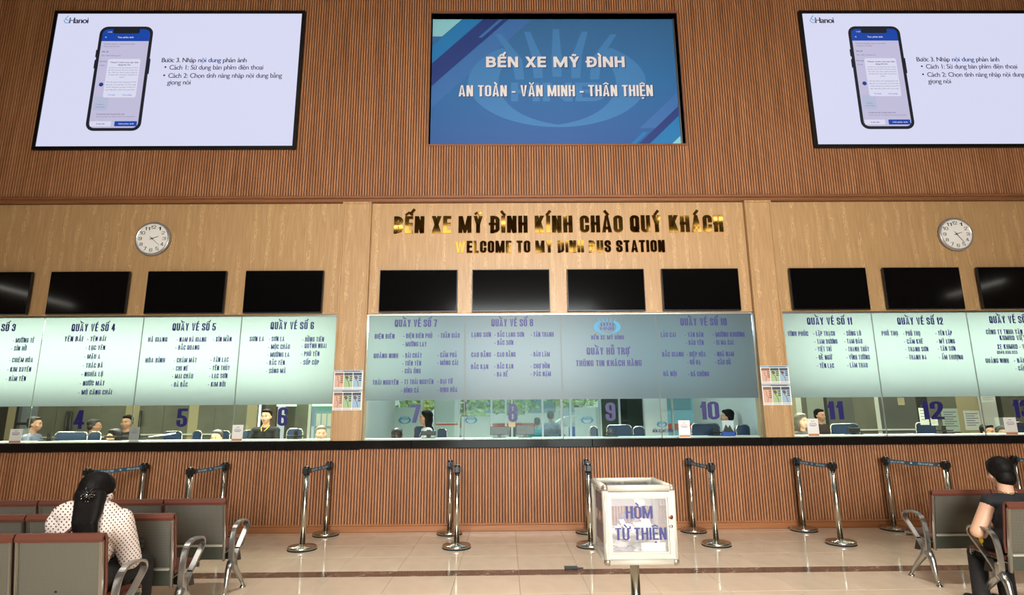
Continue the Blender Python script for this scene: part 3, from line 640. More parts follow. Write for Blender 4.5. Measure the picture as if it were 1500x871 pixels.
def logo(cx, cz, w_, Y, parent, mring, mdark, name='logo', letters=True, th=.0):
    """ellipse ring heavier at the sides with five rays rising from it and HNB inside"""
    a = w_/2; bb = a*.55; b = MB()
    n = 40; a0, a1 = math.radians(128), math.radians(412)
    for i in range(n):
        g0 = a0+(a1-a0)*i/n; g1 = a0+(a1-a0)*(i+1)/n; q = []
        for g, s in ((g0, 0), (g1, 0), (g1, 1), (g0, 1)):
            k = .28*(abs(math.cos(g))**1.0)+.06
            ra, rb = (a, bb) if s == 0 else (a*(1-k), bb*(1-k*.9)+0)
            q.append((cx+ra*math.cos(g), cz+rb*math.sin(g)))
        b.poly(q, Y)
    o = b.build(name, mring, parent)
    b = MB(); c = MB()
    for k, g in enumerate((-2, -1, 0, 1, 2)):
        x0 = cx+g*a*.21; x1 = cx+g*a*.33; z0 = cz+bb*.12-abs(g)*bb*.03; z1 = cz+bb*(1.22-.06*abs(g)); zm = z0+(z1-z0)*.45; xm = cx+g*a*.225
        b.poly([(x0-a*.05, z0), (x0+a*.05, z0), (xm+a*.06, zm), (xm-a*.06, zm)], Y-.0004)
        c.poly([(xm-a*.055, zm), (xm+a*.055, zm), (x1+a*.035, z1), (x1-a*.035, z1)], Y-.0004)
    b.build('logo_ray_foot', mdark, parent); c.build('logo_ray', mring, parent)
    if letters:
        b = MB(); text_into(b, 'HNB', cx-a*.52, cx+a*.52, cz-bb*.22, bb*.42, Y-.0006, W=.9, t=.22, gap=.1, asp=1.1); b.build('logo_letters', mdark, parent)
    return o
def text_letters(name, s, x0, x1, zc, H, Y, m, parent, depth=0, **k):
    """each character a part of its own"""
    L, tot = layout(s, **k); sx = (x1-x0)/tot
    for ch, gx, gw, Q in L:
        if not Q: continue
        b = MB()
        for q in Q:
            pts = [(x0+(gx+p[0])*sx, zc+(p[1]-.5)*H) for p in q]
            if depth: b.prism(pts, Y-1e-5*b.np, Y+depth); b.np += 1
            else: b.poly(pts, Y)
        b.build(name, m, parent)
win = []
for i, (nm, (x0, x1)) in enumerate(zip(NUM, WX)):
    wn = thing('window_%d' % (i+1), ((x0+x1)/2, Y_GL, Z_CT1), None, None); struct(wn)
    xa = x0+.0 if nm not in ('7', '11') else x0
    bx('glass_pane', M_glass, xa+.002, x1-.002, Y_GL, Y_GL+.01, Z_CT1, Z_RAIL-.005, wn)
    b = MB(); b.box(x0, x1, Y_GL-.02, Y_GL+.025, Z_RAIL-.022, Z_RAIL+.002); b.build('head_rail', M_steel2, wn)
    if nm not in ('6', '10', '3'): bx('pane_joint', mat('joint_grey', (110, 116, 112), .5), x1-.005, x1+.005, Y_GL-.003, Y_GL+.013, Z_CT1, Z_RAIL-.022, wn)
    zb = (at(750, 585, Y_GL-.004).z if i in (4, 5, 6, 7) else (1.722 if i < 4 else 1.765))
    sg = thing('counter_sign', ((x0+x1)/2, Y_GL-.003, zb), SIGNLABEL[nm], 'sign', 'frosted signs over the ticket windows')
    b = MB(); b.poly([(x0+.005, zb), (x1-.005, zb), (x1-.005, Z_RAIL-.022), (x0+.005, Z_RAIL-.022)], Y_GL-.003); b.build('frosted_panel', M_film, sg)
    for q in SG[nm]:
        s, p0, p1, py = q[:4]; ch_ = q[4] if len(q) > 4 else CAPH
        head = ch_ > 10; W_ = .42
        text_px('heading' if head else 'text_line', s, p0, p1, py, ch_, Y_GL-.0052, M_blue, sg, W=W_, t=.175 if head else .17, gap=.075, zslope=-.002)
    if nm == '9':
        p = at(889.6, 478.5, Y_GL-.0052); logo(p.x, p.z, .40, Y_GL-.0052, sg, M_logo, M_logod)
    if nm in NPX:
        p0, p1, y0, y1 = NPX[nm]; A = at(p0, (y0+y1)/2, Y_GL-.004); B = at(p1, (y0+y1)/2, Y_GL-.004); H = at((p0+p1)/2, y0, Y_GL-.004).z-at((p0+p1)/2, y1, Y_GL-.004).z
        wnum = thing('window_number', ((A.x+B.x)/2, Y_GL-.003, A.z-H/2), '', None)
        text_letters('digit', nm, A.x, B.x, A.z, H, Y_GL-.005, M_numblue, wnum, depth=.003, W=.5, t=.19, gap=.06)
        tag(wnum, 'large blue number %s stuck on the glass of its ticket window' % WORDN[nm], 'number', 'blue window numbers')
# ledge trim over the rail
b = MB(); b.box(XL, XR, Y_OAK-.012, Y_OAK, Z_RAIL+.0, Z_RAIL+.03); struct(b.build('trim_2', M_oak))

# posters on the two posts
M_post = [mat('poster_peach', (206, 164, 146), .6), mat('poster_green', (156, 184, 138), .6), mat('poster_pale_blue', (150, 178, 198), .6)]
M_pdark = mat('poster_slate', (66, 74, 92), .6); M_pblue = mat('poster_header_blue', (120, 160, 190), .6); M_pline = mat('poster_line', (110, 84, 76), .6)
for k, (px0, px1, ya, yb, yc) in enumerate(((491.5, 533.5, 542, 571, 601.5), (1108.7, 1150.5, 535.5, 562.5, 594))):
    for r_, (q0, q1) in enumerate(((ya, yb), (yb, yc))):
        pc = at((px0+px1)/2, (q0+q1)/2, Y_PIL-.02); zt = at((px0+px1)/2, q0, Y_PIL-.02).z; zb = at((px0+px1)/2, q1, Y_PIL-.02).z+.008
        xc = (-2.24, 3.853)[k]; hw = .205; xa, xb = xc-hw, xc+hw
        side = ('left', 'right')[k]; row = ('upper', 'lower')[r_]
        t = thing('route_poster', (xc, Y_PIL-.015, zb), '%s of two pastel route posters on the %s oak post' % (row, side), 'poster', 'posters on the oak posts')
        bx('poster_sheet', M_white, xa, xb, Y_PIL-.018, Y_PIL-.014, zb, zt, t)
        Yp = Y_PIL-.0185; h = zt-zb
        b = MB(); b.poly([(xa+.005, zt-h*.09), (xb-.005, zt-h*.09), (xb-.005, zt-.004), (xa+.005, zt-.004)], Yp); b.build('header_band', M_pblue, t)
        b = MB(); b.poly([(xa+.13, zt-h*.08), (xb-.04, zt-h*.08), (xb-.04, zt-.01), (xa+.13, zt-.01)], Yp-.0004); b.build('header_print', M_pdark, t)
        for j in range(3):
            cw = (2*hw-.02)/3; c0 = xa+.01+cw*j+.003; c1 = c0+cw-.008
            b = MB(); b.poly([(c0, zb+h*.12), (c1, zb+h*.12), (c1, zt-h*.12), (c0, zt-h*.12)], Yp); b.build('map_panel', M_post[j], t)
            b = MB(); b.poly([(c0, zt-h*.26), (c1, zt-h*.26), (c1, zt-h*.13), (c0, zt-h*.13)], Yp-.0004)
            for u in range(4 if j == 0 else 3): b.poly([(c1-cw*.32, zt-h*(.36+.1*u)), (c1-.004, zt-h*(.36+.1*u)), (c1-.004, zt-h*(.3+.1*u)), (c1-cw*.32, zt-h*(.3+.1*u))], Yp-.0004)
            b.build('panel_print', M_pdark if j else mat('poster_brown', (128, 96, 74), .6), t)
            b = MB()
            for q in stroke_quads([(c0+cw*.25, zt-h*.32), (c0+cw*.38, zt-h*.4), (c0+cw*.3, zt-h*.48), (c0+cw*.5, zt-h*.6), (c0+cw*(.42 if j == 0 else .62), zb+h*.16)], False, .006 if j == 0 else .008): b.poly(q, Yp-.0004)
            if j: b.poly([(c0+cw*.1, zt-h*.3), (c0+cw*.35, zt-h*.28), (c0+cw*.52, zt-h*.36), (c0+cw*.46, zt-h*.45), (c0+cw*.28, zt-h*.48), (c0+cw*.14, zt-h*.4)], Yp-.0004)
            b.build('map_line', M_pline, t)
            b = MB()
            for u in range(2):
                for v in range(6): b.poly([(c0+cw*.15*v+.003, zb+h*(.03+.04*u)), (c0+cw*.15*v+.015, zb+h*(.03+.04*u)), (c0+cw*.15*v+.015, zb+h*(.05+.04*u)), (c0+cw*.15*v+.003, zb+h*(.05+.04*u))], Yp)
            b.build('small_print', M_pline if j == 0 else M_pdark, t)

# ------------------------------------------------------------------ switched-off televisions
tvx = [-7.52, -6.10, -4.685, -3.255, -1.281, .08, 1.483, 2.889, 4.80, 6.205, 7.62]
tlab = ['above the sign of window three, cut by the left edge', 'above the sign of window four', 'above the sign of window five', 'above the sign of window six', 'above the sign of window seven', 'above the sign of window eight',
        'above the HNB help desk sign', 'above the sign of window ten', 'above the sign of window eleven', 'above the sign of window twelve', 'above the sign of window thirteen, cut by the right edge']
t0_ = None
for x_, lb in zip(tvx, tlab):
    if t0_ is None:
        zc = 3.345
        t = thing('television', (x_, Y_OAK, 3.045), '', 'television', 'dark televisions over the ticket windows'); t0_ = t
        b = MB(); b.bbox(x_-.572, x_+.572, 8.375, 8.41, 3.03, 3.665, .004); b.build('bezel', M_bezel, t)
        bx('screen', M_screenoff, x_-.562, x_+.562, 8.3735, 8.376, 3.045, 3.655, t)
        b = MB(); b.bbox(x_-.3, x_+.3, 8.41, 8.44, 3.1, 3.45, .0); b.box(x_-.2, x_+.2, 8.44, Y_OAK, 3.2, 3.4); b.build('wall_mount', M_blackpl, t)
    else: t = copy_tree(t0_); t.location.x = x_
    t['label'] = 'dark switched-off television '+lb

# ------------------------------------------------------------------ wall clocks
def clock(px, py, lb, mins):
    c = at(px, py, 8.42); x, z = c.x, c.z
    t = thing('wall_clock', (x, Y_OAK, z-.26), lb, 'clock', 'round wall clocks')
    b = MB(); b.lathe((x, Y_OAK, z), [(.245, 0), (.262, .02), (.262, .045), (.25, .058), (.235, .06), (.228, .05)], 48, 'y'); b.build('rim', mat('clock_rim', (176, 174, 176), .3, .6), t)
    b = MB(); b.lathe((x, Y_OAK-.0495, z), [(.23, 0), (.229, .002)], 48, 'y', False); b.build('dial', mat('clock_face', (236, 232, 226), .5), t)
    Y = Y_OAK-.0525
    for k in range(1, 13):
        g = PI/2-2*PI*k/12; s = str(k); ww = .020*len(s)+.004*(len(s) == 1)
        b = MB(); cx, cz = x+.178*math.cos(g), z+.178*math.sin(g)
        text_into(b, s, cx-ww, cx+ww, cz, .052, Y, W=.55, t=.12, gap=.1, asp=1.1); b.build('numeral', M_black, t)
    b = MB()
    for k in range(60):
        g = 2*PI*k/60; r0, r1 = (.212, .222) if k % 5 else (.209, .224); d = .0012 if k % 5 else .0025
        ca, sa = math.cos(g), math.sin(g); b.poly([(x+ca*r0-sa*d, z+sa*r0+ca*d), (x+ca*r0+sa*d, z+sa*r0-ca*d), (x+ca*r1+sa*d, z+sa*r1-ca*d), (x+ca*r1-sa*d, z+sa*r1+ca*d)], Y)
    b.build('minute_marks', M_black, t)
    def hand(nm, ang, L, wd, tail, dy):
        g = PI/2-2*PI*ang; ca, sa = math.cos(g), math.sin(g); b = MB()
        P = [(-tail, wd*.6), (-tail, -wd*.6), (0, -wd), (L*.9, -wd*.5), (L, 0), (L*.9, wd*.5), (0, wd)]
        b.prism([(x+ca*u-sa*v, z+sa*u+ca*v) for u, v in P], Y-dy-.002, Y-dy); b.build(nm, M_black, t)
    hand('hour_hand', (2+mins/60)/12, .105, .0055, .04, .002); hand('minute_hand', mins/60, .165, .004, .05, .006)
    b = MB(); b.lathe((x, Y, z), [(.01, 0), (.01, .012)], 12, 'y'); b.build('hand_boss', M_black, t)
clock(223.6, 349.5, 'round white wall clock left of the gold lettering', 22.0)
clock(1400.2, 343, 'round white wall clock right of the gold lettering', 24.0)

# ------------------------------------------------------------------ gold letters, each its own thing-part
M_gold = mat('mirror_gold', (226, 184, 96), .05, 1)
M_goldside = mat('brass_edge', (120, 98, 54), .35, .8)
def gold_line(s, p0, p1, y0, y1, lb, t_, W_):
    A = at(p0, (y0+y1)/2, Y_OAK-.03); B = at(p1, (y0+y1)/2, Y_OAK-.03); H = at((p0+p1)/2, y0, Y_OAK-.03).z-at((p0+p1)/2, y1, Y_OAK-.03).z
    L, tot = layout(s, W=W_, t=t_, gap=.09, asp=1.25); sx = (B.x-A.x)/tot; zc = (A.z+B.z)/2
    t = thing('gold_lettering', ((A.x+B.x)/2, Y_OAK, zc-H/2), lb, 'lettering')
    for ch, gx, gw, Q in L:
        if not Q: continue
        b = MB(); cx = A.x+(gx+gw/2)*sx
        al = math.radians(random.uniform(-1.8, 1.8)); be = math.radians(random.uniform(-1.3, 1.3))
        for q in Q:
            pts = [(A.x+(gx+p[0])*sx, zc+(p[1]-.5)*H) for p in q]; n = len(pts)
            f = lambda x, z: Y_OAK-.028+(x-cx)*math.tan(al)+(z-zc)*math.tan(be)
            b.add([(x, f(x, z), z) for x, z in pts]+[(x, Y_OAK+.001, z) for x, z in pts], [tuple(range(n)), tuple(range(2*n-1, n-1, -1))]+[(i, n+i, n+(i+1) % n, (i+1) % n) for i in range(n)])
        b.build('gold_letter', M_gold, t)
    return t
gold_line('BẾN XE MỸ ĐÌNH KÍNH CHÀO QUÝ KHÁCH', 577, 1059.3, 315.4, 340.2, 'large mirror-gold Vietnamese greeting lettering on the oak band', .215, .5)
gold_line('WELCOME TO MY DINH BUS STATION', 666.5, 974, 351.8, 369.3, 'smaller mirror-gold line WELCOME TO MY DINH BUS STATION under the large lettering', .22, .5)

# ------------------------------------------------------------------ central banner in its niche
def banner_mat():
    m = mat('banner_vinyl', (44, 96, 160), .45); b = m.node_tree.nodes['Principled BSDF']
    tc = nd(m, 'ShaderNodeTexCoord'); sp_ = nd(m, 'ShaderNodeSeparateXYZ'); lk(m, tc.outputs['Generated'], sp_.inputs[0])
    r = ramp(m, [(0, (46, 86, 150)), (.5, (44, 104, 160)), (1, (52, 100, 148))]); lk(m, sp_.outputs['Z'], r.inputs[0]); lk(m, r.outputs[0], b.inputs['Base Color']); return m
bt = thing('banner_board', (.82, 8.56, NZ0), 'blue banner board set in a niche of the upper slatted wall', 'banner')
YB_ = 8.575
bx('board', banner_mat(), NX0+.005, NX1-.005, YB_, YB_+.03, NZ0+.004, NZ1-.004, bt)
bx('metal_edge', M_steel2, NX1-.03, NX1-.005, YB_-.02, YB_, NZ0+.004, NZ1-.004, bt)
bw, bh = NX1-NX0, NZ1-NZ0
rect = (NX0+.006, NX1-.032, NZ0+.006, NZ1-.006)
def stripe(nm, u0, w_, m, v0=0, v1=1, k=1.02, dy=0, flip=False):
    """diagonal stripe: bottom-left x position u0 (metres from the left corner at the bottom), width w_, slope k"""
    z0 = NZ0+bh*v0; z1 = NZ0+bh*v1; x0 = NX0+u0+k*(z0-NZ0); x1 = NX0+u0+k*(z1-NZ0)
    P = clipr([(x0, z0), (x0+w_, z0), (x1+w_, z1), (x1, z1)], rect)
    if P: b = MB(); b.poly(P, YB_-.0005-dy); b.build(nm, m, bt)
Mb1, Mb2, Mb3, Mb4 = mat('banner_navy', (36, 56, 120), .45), mat('banner_cyan', (34, 116, 176), .45), mat('banner_pale', (134, 196, 206), .45), mat('banner_mid', (58, 106, 168), .45)
Mb5 = mat('banner_soft', (54, 112, 168), .45)
stripe('stripe', -1.35, .30, Mb5, .45, .80, dy=.0001)
stripe('stripe', -1.10, .38, Mb4, .0, 1.0, dy=.0002); stripe('stripe', -1.53, .42, Mb1, 0, 1, dy=.0003)
stripe('stripe', -1.86, .32, Mb2, 0, 1, dy=.0004); stripe('stripe', -2.12, .24, Mb3, .86, 1, dy=.0006); stripe('stripe', -2.5, .42, Mb3, .8, 1, dy=.0005)
stripe('stripe', -1.26, .06, Mb4, .85, 1, dy=.0007)
stripe('stripe', 3.0, .34, Mb4, .15, .55, dy=.0001); stripe('stripe', 3.42, .20, Mb2, 0, 1, dy=.0003); stripe('stripe', 3.25, .18, Mb1, 0, .9, dy=.0002)
stripe('stripe', 3.6, .22, Mb2, 0, .3, dy=.0004); stripe('stripe', 3.78, .5, Mb3, 0, .14, dy=.0005); stripe('stripe', 3.12, .08, Mb2, .0, .12, dy=.0006)
logo(.86, NZ0+bh*.50, 2.9, YB_-.002, bt, mat('banner_mark', (62, 120, 176), .45), MATS['banner_mark'], 'watermark')
M_bt = mat('banner_lettering', (214, 210, 210), .5); M_bs = mat('banner_letter_shadow', (30, 50, 96), .5)
for s, p0, p1, y0, y1, kw in (('BẾN XE MỸ ĐÌNH', 712, 915, 82.8, 98.4, dict(W=.82, t=.24, gap=.13, asp=1.15)), ('AN TOÀN - VĂN MINH - THÂN THIỆN', 671.7, 956.3, 124.6, 140.9, dict(W=.46, t=.165, gap=.08))):
    text_px('title_shadow', s, p0+1, p1+1.4, (y0+y1)/2+1, y1-y0, YB_-.004, M_bs, bt, **kw)
    A = at(p0, (y0+y1)/2, YB_-.006); B = at(p1, (y0+y1)/2, YB_-.006); H = at((p0+p1)/2, y0, YB_-.006).z-at((p0+p1)/2, y1, YB_-.006).z
    text_letters('letter', s, A.x, B.x, (A.z+B.z)/2, H, YB_-.006, M_bt, bt, **kw)

# ------------------------------------------------------------------ LED screens
M_led = mat('lit_screen_white', (10, 10, 12), .4, emit=(222, 224, 250), estr=.93)
def em(name, rgb, s=.93): return mat(name, (8, 8, 10), .5, emit=rgb, estr=s)
E_blue = em('lit_blue', (20, 70, 170)); E_lil = em('lit_lilac', (198, 194, 224)); E_pop = em('lit_popup', (224, 224, 246)); E_dark = em('lit_ink', (44, 46, 66)); E_ink = em('lit_grey_ink', (112, 112, 140))
E_navy = em('lit_navy', (30, 62, 140)); E_phone = em('lit_phone_black', (26, 30, 40)); E_tint = em('lit_tile', (186, 192, 220)); E_key = em('lit_link', (70, 130, 220)); E_cyan = em('lit_cyan', (90, 150, 200))
YS = 8.385
def P1(px, py): return at(px, py, YS)
a = P1(45, 218.2); c = P1(82.5, 14); e = P1(448, 17.6); g = P1(432.3, 219)
SX0, SX1, SZ0, SZ1 = (a.x+c.x)/2, (e.x+g.x)/2, (a.z+g.z)/2, (c.z+e.z)/2
led = thing('led_screen', ((SX0+SX1)/2, 8.4, SZ0), 'lit white LED screen hung at the upper left showing a phone app page', 'screen', 'LED screens on the upper wall')
b = MB(); b.frame(SX0, SX1, SZ0, SZ1, .052, YS-.008, 8.42); b.box(SX0+.05, SX1-.05, YS+.02, 8.42, SZ0+.05, SZ1-.05); b.build('screen_frame', M_bezel, led)
bx('display', M_led, SX0+.055, SX1-.055, YS, YS+.015, SZ0+.055, SZ1-.055, led)
def rr(x0, x1, z0, z1, r, n=5):
    P = []
    for cx, cz, a0 in ((x1-r, z1-r, 0), (x0+r, z1-r, PI/2), (x0+r, z0+r, PI), (x1-r, z0+r, 3*PI/2)):
        for k in range(n+1): g = a0+PI/2*k/n; P.append((cx+r*math.cos(g), cz+r*math.sin(g)))
    return P
def pane(nm, x0, x1, z0, z1, r, m, y, par):
    b = MB(); b.poly(rr(x0, x1, z0, z1, r) if r else [(x0, z0), (x1, z0), (x1, z1), (x0, z1)], y); return b.build(nm, m, par)
tl, br = P1(148, 38.5), P1(205, 192); tr_, bl = P1(226, 39.5), P1(124, 191.5)
px0, px1, pz0, pz1 = (tl.x+bl.x)/2, (tr_.x+br.x)/2, (br.z+bl.z)/2, (tl.z+tr_.z)/2
W_p, H_p = px1-px0, pz1-pz0
ph = MB(); ph.poly(rr(px0, px1, pz0, pz1, .13), YS-.002); ph.poly([(px0-.015, pz1-.55*1), (px0, pz1-.55), (px0, pz1-.42), (px0-.015, pz1-.42)], YS-.002)
ph.poly([(px0-.015, pz1-.75), (px0, pz1-.75), (px0, pz1-.6), (px0-.015, pz1-.6)], YS-.002); ph.poly([(px1, pz1-.85), (px1+.015, pz1-.85), (px1+.015, pz1-.58), (px1, pz1-.58)], YS-.002)
ph = ph.build('phone_picture', E_phone, led)
ix0, ix1, iz0, iz1 = px0+.05, px1-.05, pz0+.05, pz1-.05
U = lambda u: ix0+(ix1-ix0)*u
V = lambda v: iz1-(iz1-iz0)*v
pane('app_page', ix0, ix1, iz0, iz1, .085, E_lil, YS-.003, ph)
b = MB(); b.poly([p for p in rr(ix0, ix1, iz0, iz1, .085) if p[1] > V(.1)]+[(ix0, V(.125)), (ix1, V(.125))], YS-.004); b.build('app_header', E_blue, ph)
b = MB(); b.poly(rr(U(.22), U(.78), V(.045), iz1+.03, .03), YS-.005); b.build('notch', E_phone, ph)
pane('popup', U(.2), U(.88), V(.70), V(.31), .03, E_pop, YS-.005, ph)
pane('button', U(.02), U(.45), V(.985), V(.935), .012, E_pop, YS-.005, ph); pane('button', U(.52), U(.98), V(.985), V(.935), .012, E_blue, YS-.005, ph)
pane('upload_box', U(.03), U(.33), V(.83), V(.69), .0, E_tint, YS-.0045, ph)
b = MB(); b.lathe((U(.13), YS-.0055, V(.57)), [(.035, 0), (.034, .0005)], 16, 'y', False); b.build('icon', E_navy, ph)
def st(nm, s, u0, u1, v, h, m, par=ph, y=YS-.0065, bold=0):
    b = MB(); text_into(b, s, U(u0), U(u1), V(v), h, y, plain=True, bold=bold); return b.build(nm, m, par)
st('app_text', 'Tạo phản ánh', .33, .67, .085, .028, E_pop, bold=.02); st('app_text', '‹'.replace('‹', '<'), .06, .1, .085, .035, E_pop, bold=.02); st('app_text', '11:03', .1, .2, .03, .022, E_pop)
st('app_text', 'Phường Hàng Bạc, Quận Hoàn Kiếm,', .06, .72, .155, .02, E_ink); st('app_text', 'Thành phố Hà Nội', .06, .4, .18, .02, E_ink)
st('app_text', 'Tiêu đề', .04, .18, .235, .022, E_dark, bold=.02); st('app_text', 'Tiêu điểm không mùi', .04, .45, .275, .02, E_ink); st('app_text', 'Nội dung', .02, .18, .335, .02, E_dark); st('app_text', 'Nhập', .03, .15, .375, .018, E_ink)
st('app_text', '"Hanoi" muốn truy cập nhận', .25, .85, .345, .024, E_dark, bold=.02); st('app_text', 'dạng lời nói', .42, .68, .37, .024, E_dark, bold=.02)
for k, s in enumerate(('Lời thu âm và từ ứng dụng này sẽ được', 'gửi đến máy chủ để xử lý và thực hiện', 'bạn. Việc này cũng sẽ giúp chúng tôi', 'cải thiện tính năng nhận dạng lời nói', 'nhé.')):
    st('app_text', s, .24 if k < 4 else .48, .85 if k < 4 else .6, .4+.024*k, .018, E_ink)
for k, s in enumerate(('Cần cấp quyền nhận dạng giọng nói để', 'giúp bạn sử dụng được các tính năng', 'chuyển đổi giọng nói thành văn bản khi', 'cập nhật tiêu, phản ánh của mình.')): st('app_text', s, .23, .85, .545+.026*k, .018, E_ink)
st('app_text', 'Từ chối', .3, .45, .675, .022, E_key, bold=.02); st('app_text', 'Cho phép', .6, .8, .675, .022, E_key, bold=.02)
st('app_text', 'Thêm', .1, .25, .77, .016, E_ink); st('app_text', 'ảnh/video', .08, .28, .795, .016, E_ink); st('app_text', 'Công khai tên tôi gửi phản ánh', .12, .7, .865, .02, E_dark); st('app_text', 'Tên của bạn sẽ được hiển thị công khai', .12, .92, .89, .016, E_ink)
st('app_text', 'Lưu lại', .15, .32, .96, .022, E_navy, bold=.02); st('app_text', 'Gửi phản ánh', .6, .92, .96, .022, E_pop, bold=.02)
def sct(nm, s, p0, p1, py, cap_, m, bold=0, sh=0):
    text_px(nm, s, p0, p1, py, cap_, YS-.004, m, led, plain=True, bold=bold)
sct('slide_title', 'Bước 3. Nhập', 236.5, 287, 87.8, 6.6, E_dark, .02); sct('slide_title', 'nội dung', 290, 323.5, 87.8, 6.6, E_navy, .02); sct('slide_title', 'phản ánh', 326.3, 361.5, 87.8, 6.6, E_dark, .02)
sct('slide_text', 'Cách 1: Sử dụng bàn phím điện thoại', 247.8, 385.6, 98.4, 6.8, E_dark, .012); sct('slide_text', 'Cách 2: Chọn tính năng nhập nội dung bằng', 246.2, 412.8, 110.4, 6.8, E_dark, .012); sct('slide_text', 'giọng nói', 245, 279.3, 120.3, 6.8, E_dark, .012)
for q in ((242.5, 98.4), (240.7, 110.4)):
    p = P1(*q); b = MB(); b.lathe((p.x, YS-.003, p.z), [(.016, 0), (.015, .0005)], 12, 'y', False); b.build('bullet', E_dark, led)
sct('app_logo_text', 'Hanoi', 100.8, 129.6, 29.8, 8.4, E_dark, .04)
b = MB(); p = P1(98.5, 29.5)
for q in stroke_quads(fillet([(p.x-.045, p.z+.0), (p.x-.03, p.z-.06, 1), (p.x+.05, p.z-.05, 1), (p.x+.045, p.z+.03)], False), False, .012)+stroke_quads([(p.x+.01, p.z+.075), (p.x-.03, p.z+.02), (p.x+.02, p.z-.01)], False, .012): b.poly(q, YS-.004)
b.build('app_logo', E_cyan, led)
led2 = copy_tree(led); led2.location.x += at(1171, 19.5, YS).x*.5+at(1193, 217.7, YS).x*.5-SX0
led2['label'] = 'lit white LED screen at the upper right, cut by the edge, showing the same page'
# ------------------------------------------------------------------ queue barriers
M_belt = mat('belt_blue', (56, 98, 120), .6); M_beltw = mat('belt_print', (214, 222, 226), .6)
def post(x, y, lb, rz=0):
    t = thing('barrier_post', (x, y, 0), lb, 'barrier post', 'steel queue barrier posts')
    b = MB(); b.lathe((x, y, 0), [(.168, 0), (.172, .004), (.17, .012)], 36); b.build('rubber_ring', M_rubber, t)
    b = MB(); b.lathe((x, y, .012), [(.165, 0), (.168, .004), (.168, .022), (.16, .03), (.05, .036), (.038, .05)], 36); b.build('base', M_steel, t)
    b = MB(); b.lathe((x, y, .05), [(.032, 0), (.032, .80)], 20); b.build('pole', M_steel, t)
    b = MB(); b.lathe((x, y, .85), [(.036, 0), (.036, .088), (.032, .098)], 20); b.box(x-.05, x-.03, y-.022, y+.022, .87, .93); b.box(x+.03, x+.05, y-.022, y+.022, .87, .93); b.box(x-.022, x+.022, y-.05, y-.03, .87, .93); b.box(x-.022, x+.022, y+.03, y+.05, .87, .93)
    b.build('belt_head', M_blackpl, t)
    b = MB(); b.lathe((x, y, .948), [(.026, 0), (.026, .004), (.018, .007)], 20); b.build('cap', M_steel, t)
    return t
pairs = [(-5.98, -6.0, 'behind the seated woman, leftmost'), (-4.15, -4.17, 'second from the left'), (-2.43, -2.41, 'before window six'), (-.60, -.765, 'before window seven'),
         (1.0, 1.09, 'beside the charity box'), (2.505, 2.50, 'before window ten'), (4.003, 3.985, 'before window eleven'), (5.49, 5.46, 'before window twelve'), (7.02, 7.0, 'behind the sitting teenager')]
tp = onz(68.5, 692.7, .95); tp2 = onz(242, 690, .95)
pairs[0] = (tp.x, onz(152, 685, .95).x, pairs[0][2]); pairs[1] = (tp2.x, onz(303.5, 680.8, .95).x, pairs[1][2])
pairs[7] = (onz(1404, 676.5, .95).x, onz(1323, 671, .95).x, pairs[7][2])
for k, (xn, xf, lb) in enumerate(pairs):
    yn, yf = 7.40, 8.255
    tn = post(xn, yn, 'steel queue post nearer the camera in the pair '+lb); tf = post(xf, yf, 'steel queue post against the counter in the pair '+lb)
    # belt between the heads
    A = Vector((xn, yn+.05, .9)); B = Vector((xf, yf-.05, .9)); d = (B-A).normalized(); n = Vector((-d.y, d.x, 0))
    t = thing('belt', (xn, yn, .9), 'blue printed belt strung between the queue posts '+lb, 'belt', 'barrier belts')
    b = MB(); N = 8; vs = []
    for i in range(N+1):
        p = A.lerp(B, i/N); z = -.012*math.sin(PI*i/N)
        for sgn in (1, -1):
            for zz in (-.024, .024): vs.append(p+n*.0012*sgn+Vector((0, 0, z+zz)))
    fs = []
    for i in range(N): a, c = 4*i, 4*i+4; fs += [(a, c, c+1, a+1), (a+3, c+3, c+2, a+2), (a+1, c+1, c+3, a+3), (a+2, c+2, c, a)]
    b.add(vs, fs); b.build('webbing', M_belt, t)
    L = (B-A).length
    for u0, u1, s in ((.16, .42, 'BẾN XE MỸ ĐÌNH'), (.68, .94, 'BẾN XE MỸ ĐÌNH')):
        for sgn in (1, -1):
            if (sgn == 1) != (xn > .9): continue   # print on the side that faces the hall centre
            b = MB(); text_into(b, s, 0, (u1-u0)*L, 0, .022, 0, W=.5, t=.15, gap=.09)
            uu = u0 if sgn == -1 else 1-u1
            org = A.lerp(B, u0) if sgn == -1 else A.lerp(B, u1); dr = d if sgn == -1 else -d
            b.v = [tuple(org+dr*v[0]+n*.0022*(-1 if sgn == -1 else 1)+Vector((0, 0, v[2]-.010))) for v in b.v]; b.build('belt_lettering', M_beltw, t)
    b = MB()
    for u in (.06, .55):
        p = A.lerp(B, u)
        for sgn in (1, -1): b.add([p+n*.0022*sgn+d*.016*math.cos(g_)+Vector((0, 0, .011*math.sin(g_)-.009)) for g_ in [2*PI*i/12 for i in range(12)]], [tuple(range(12))])
    b.build('belt_emblem', M_beltw, t)

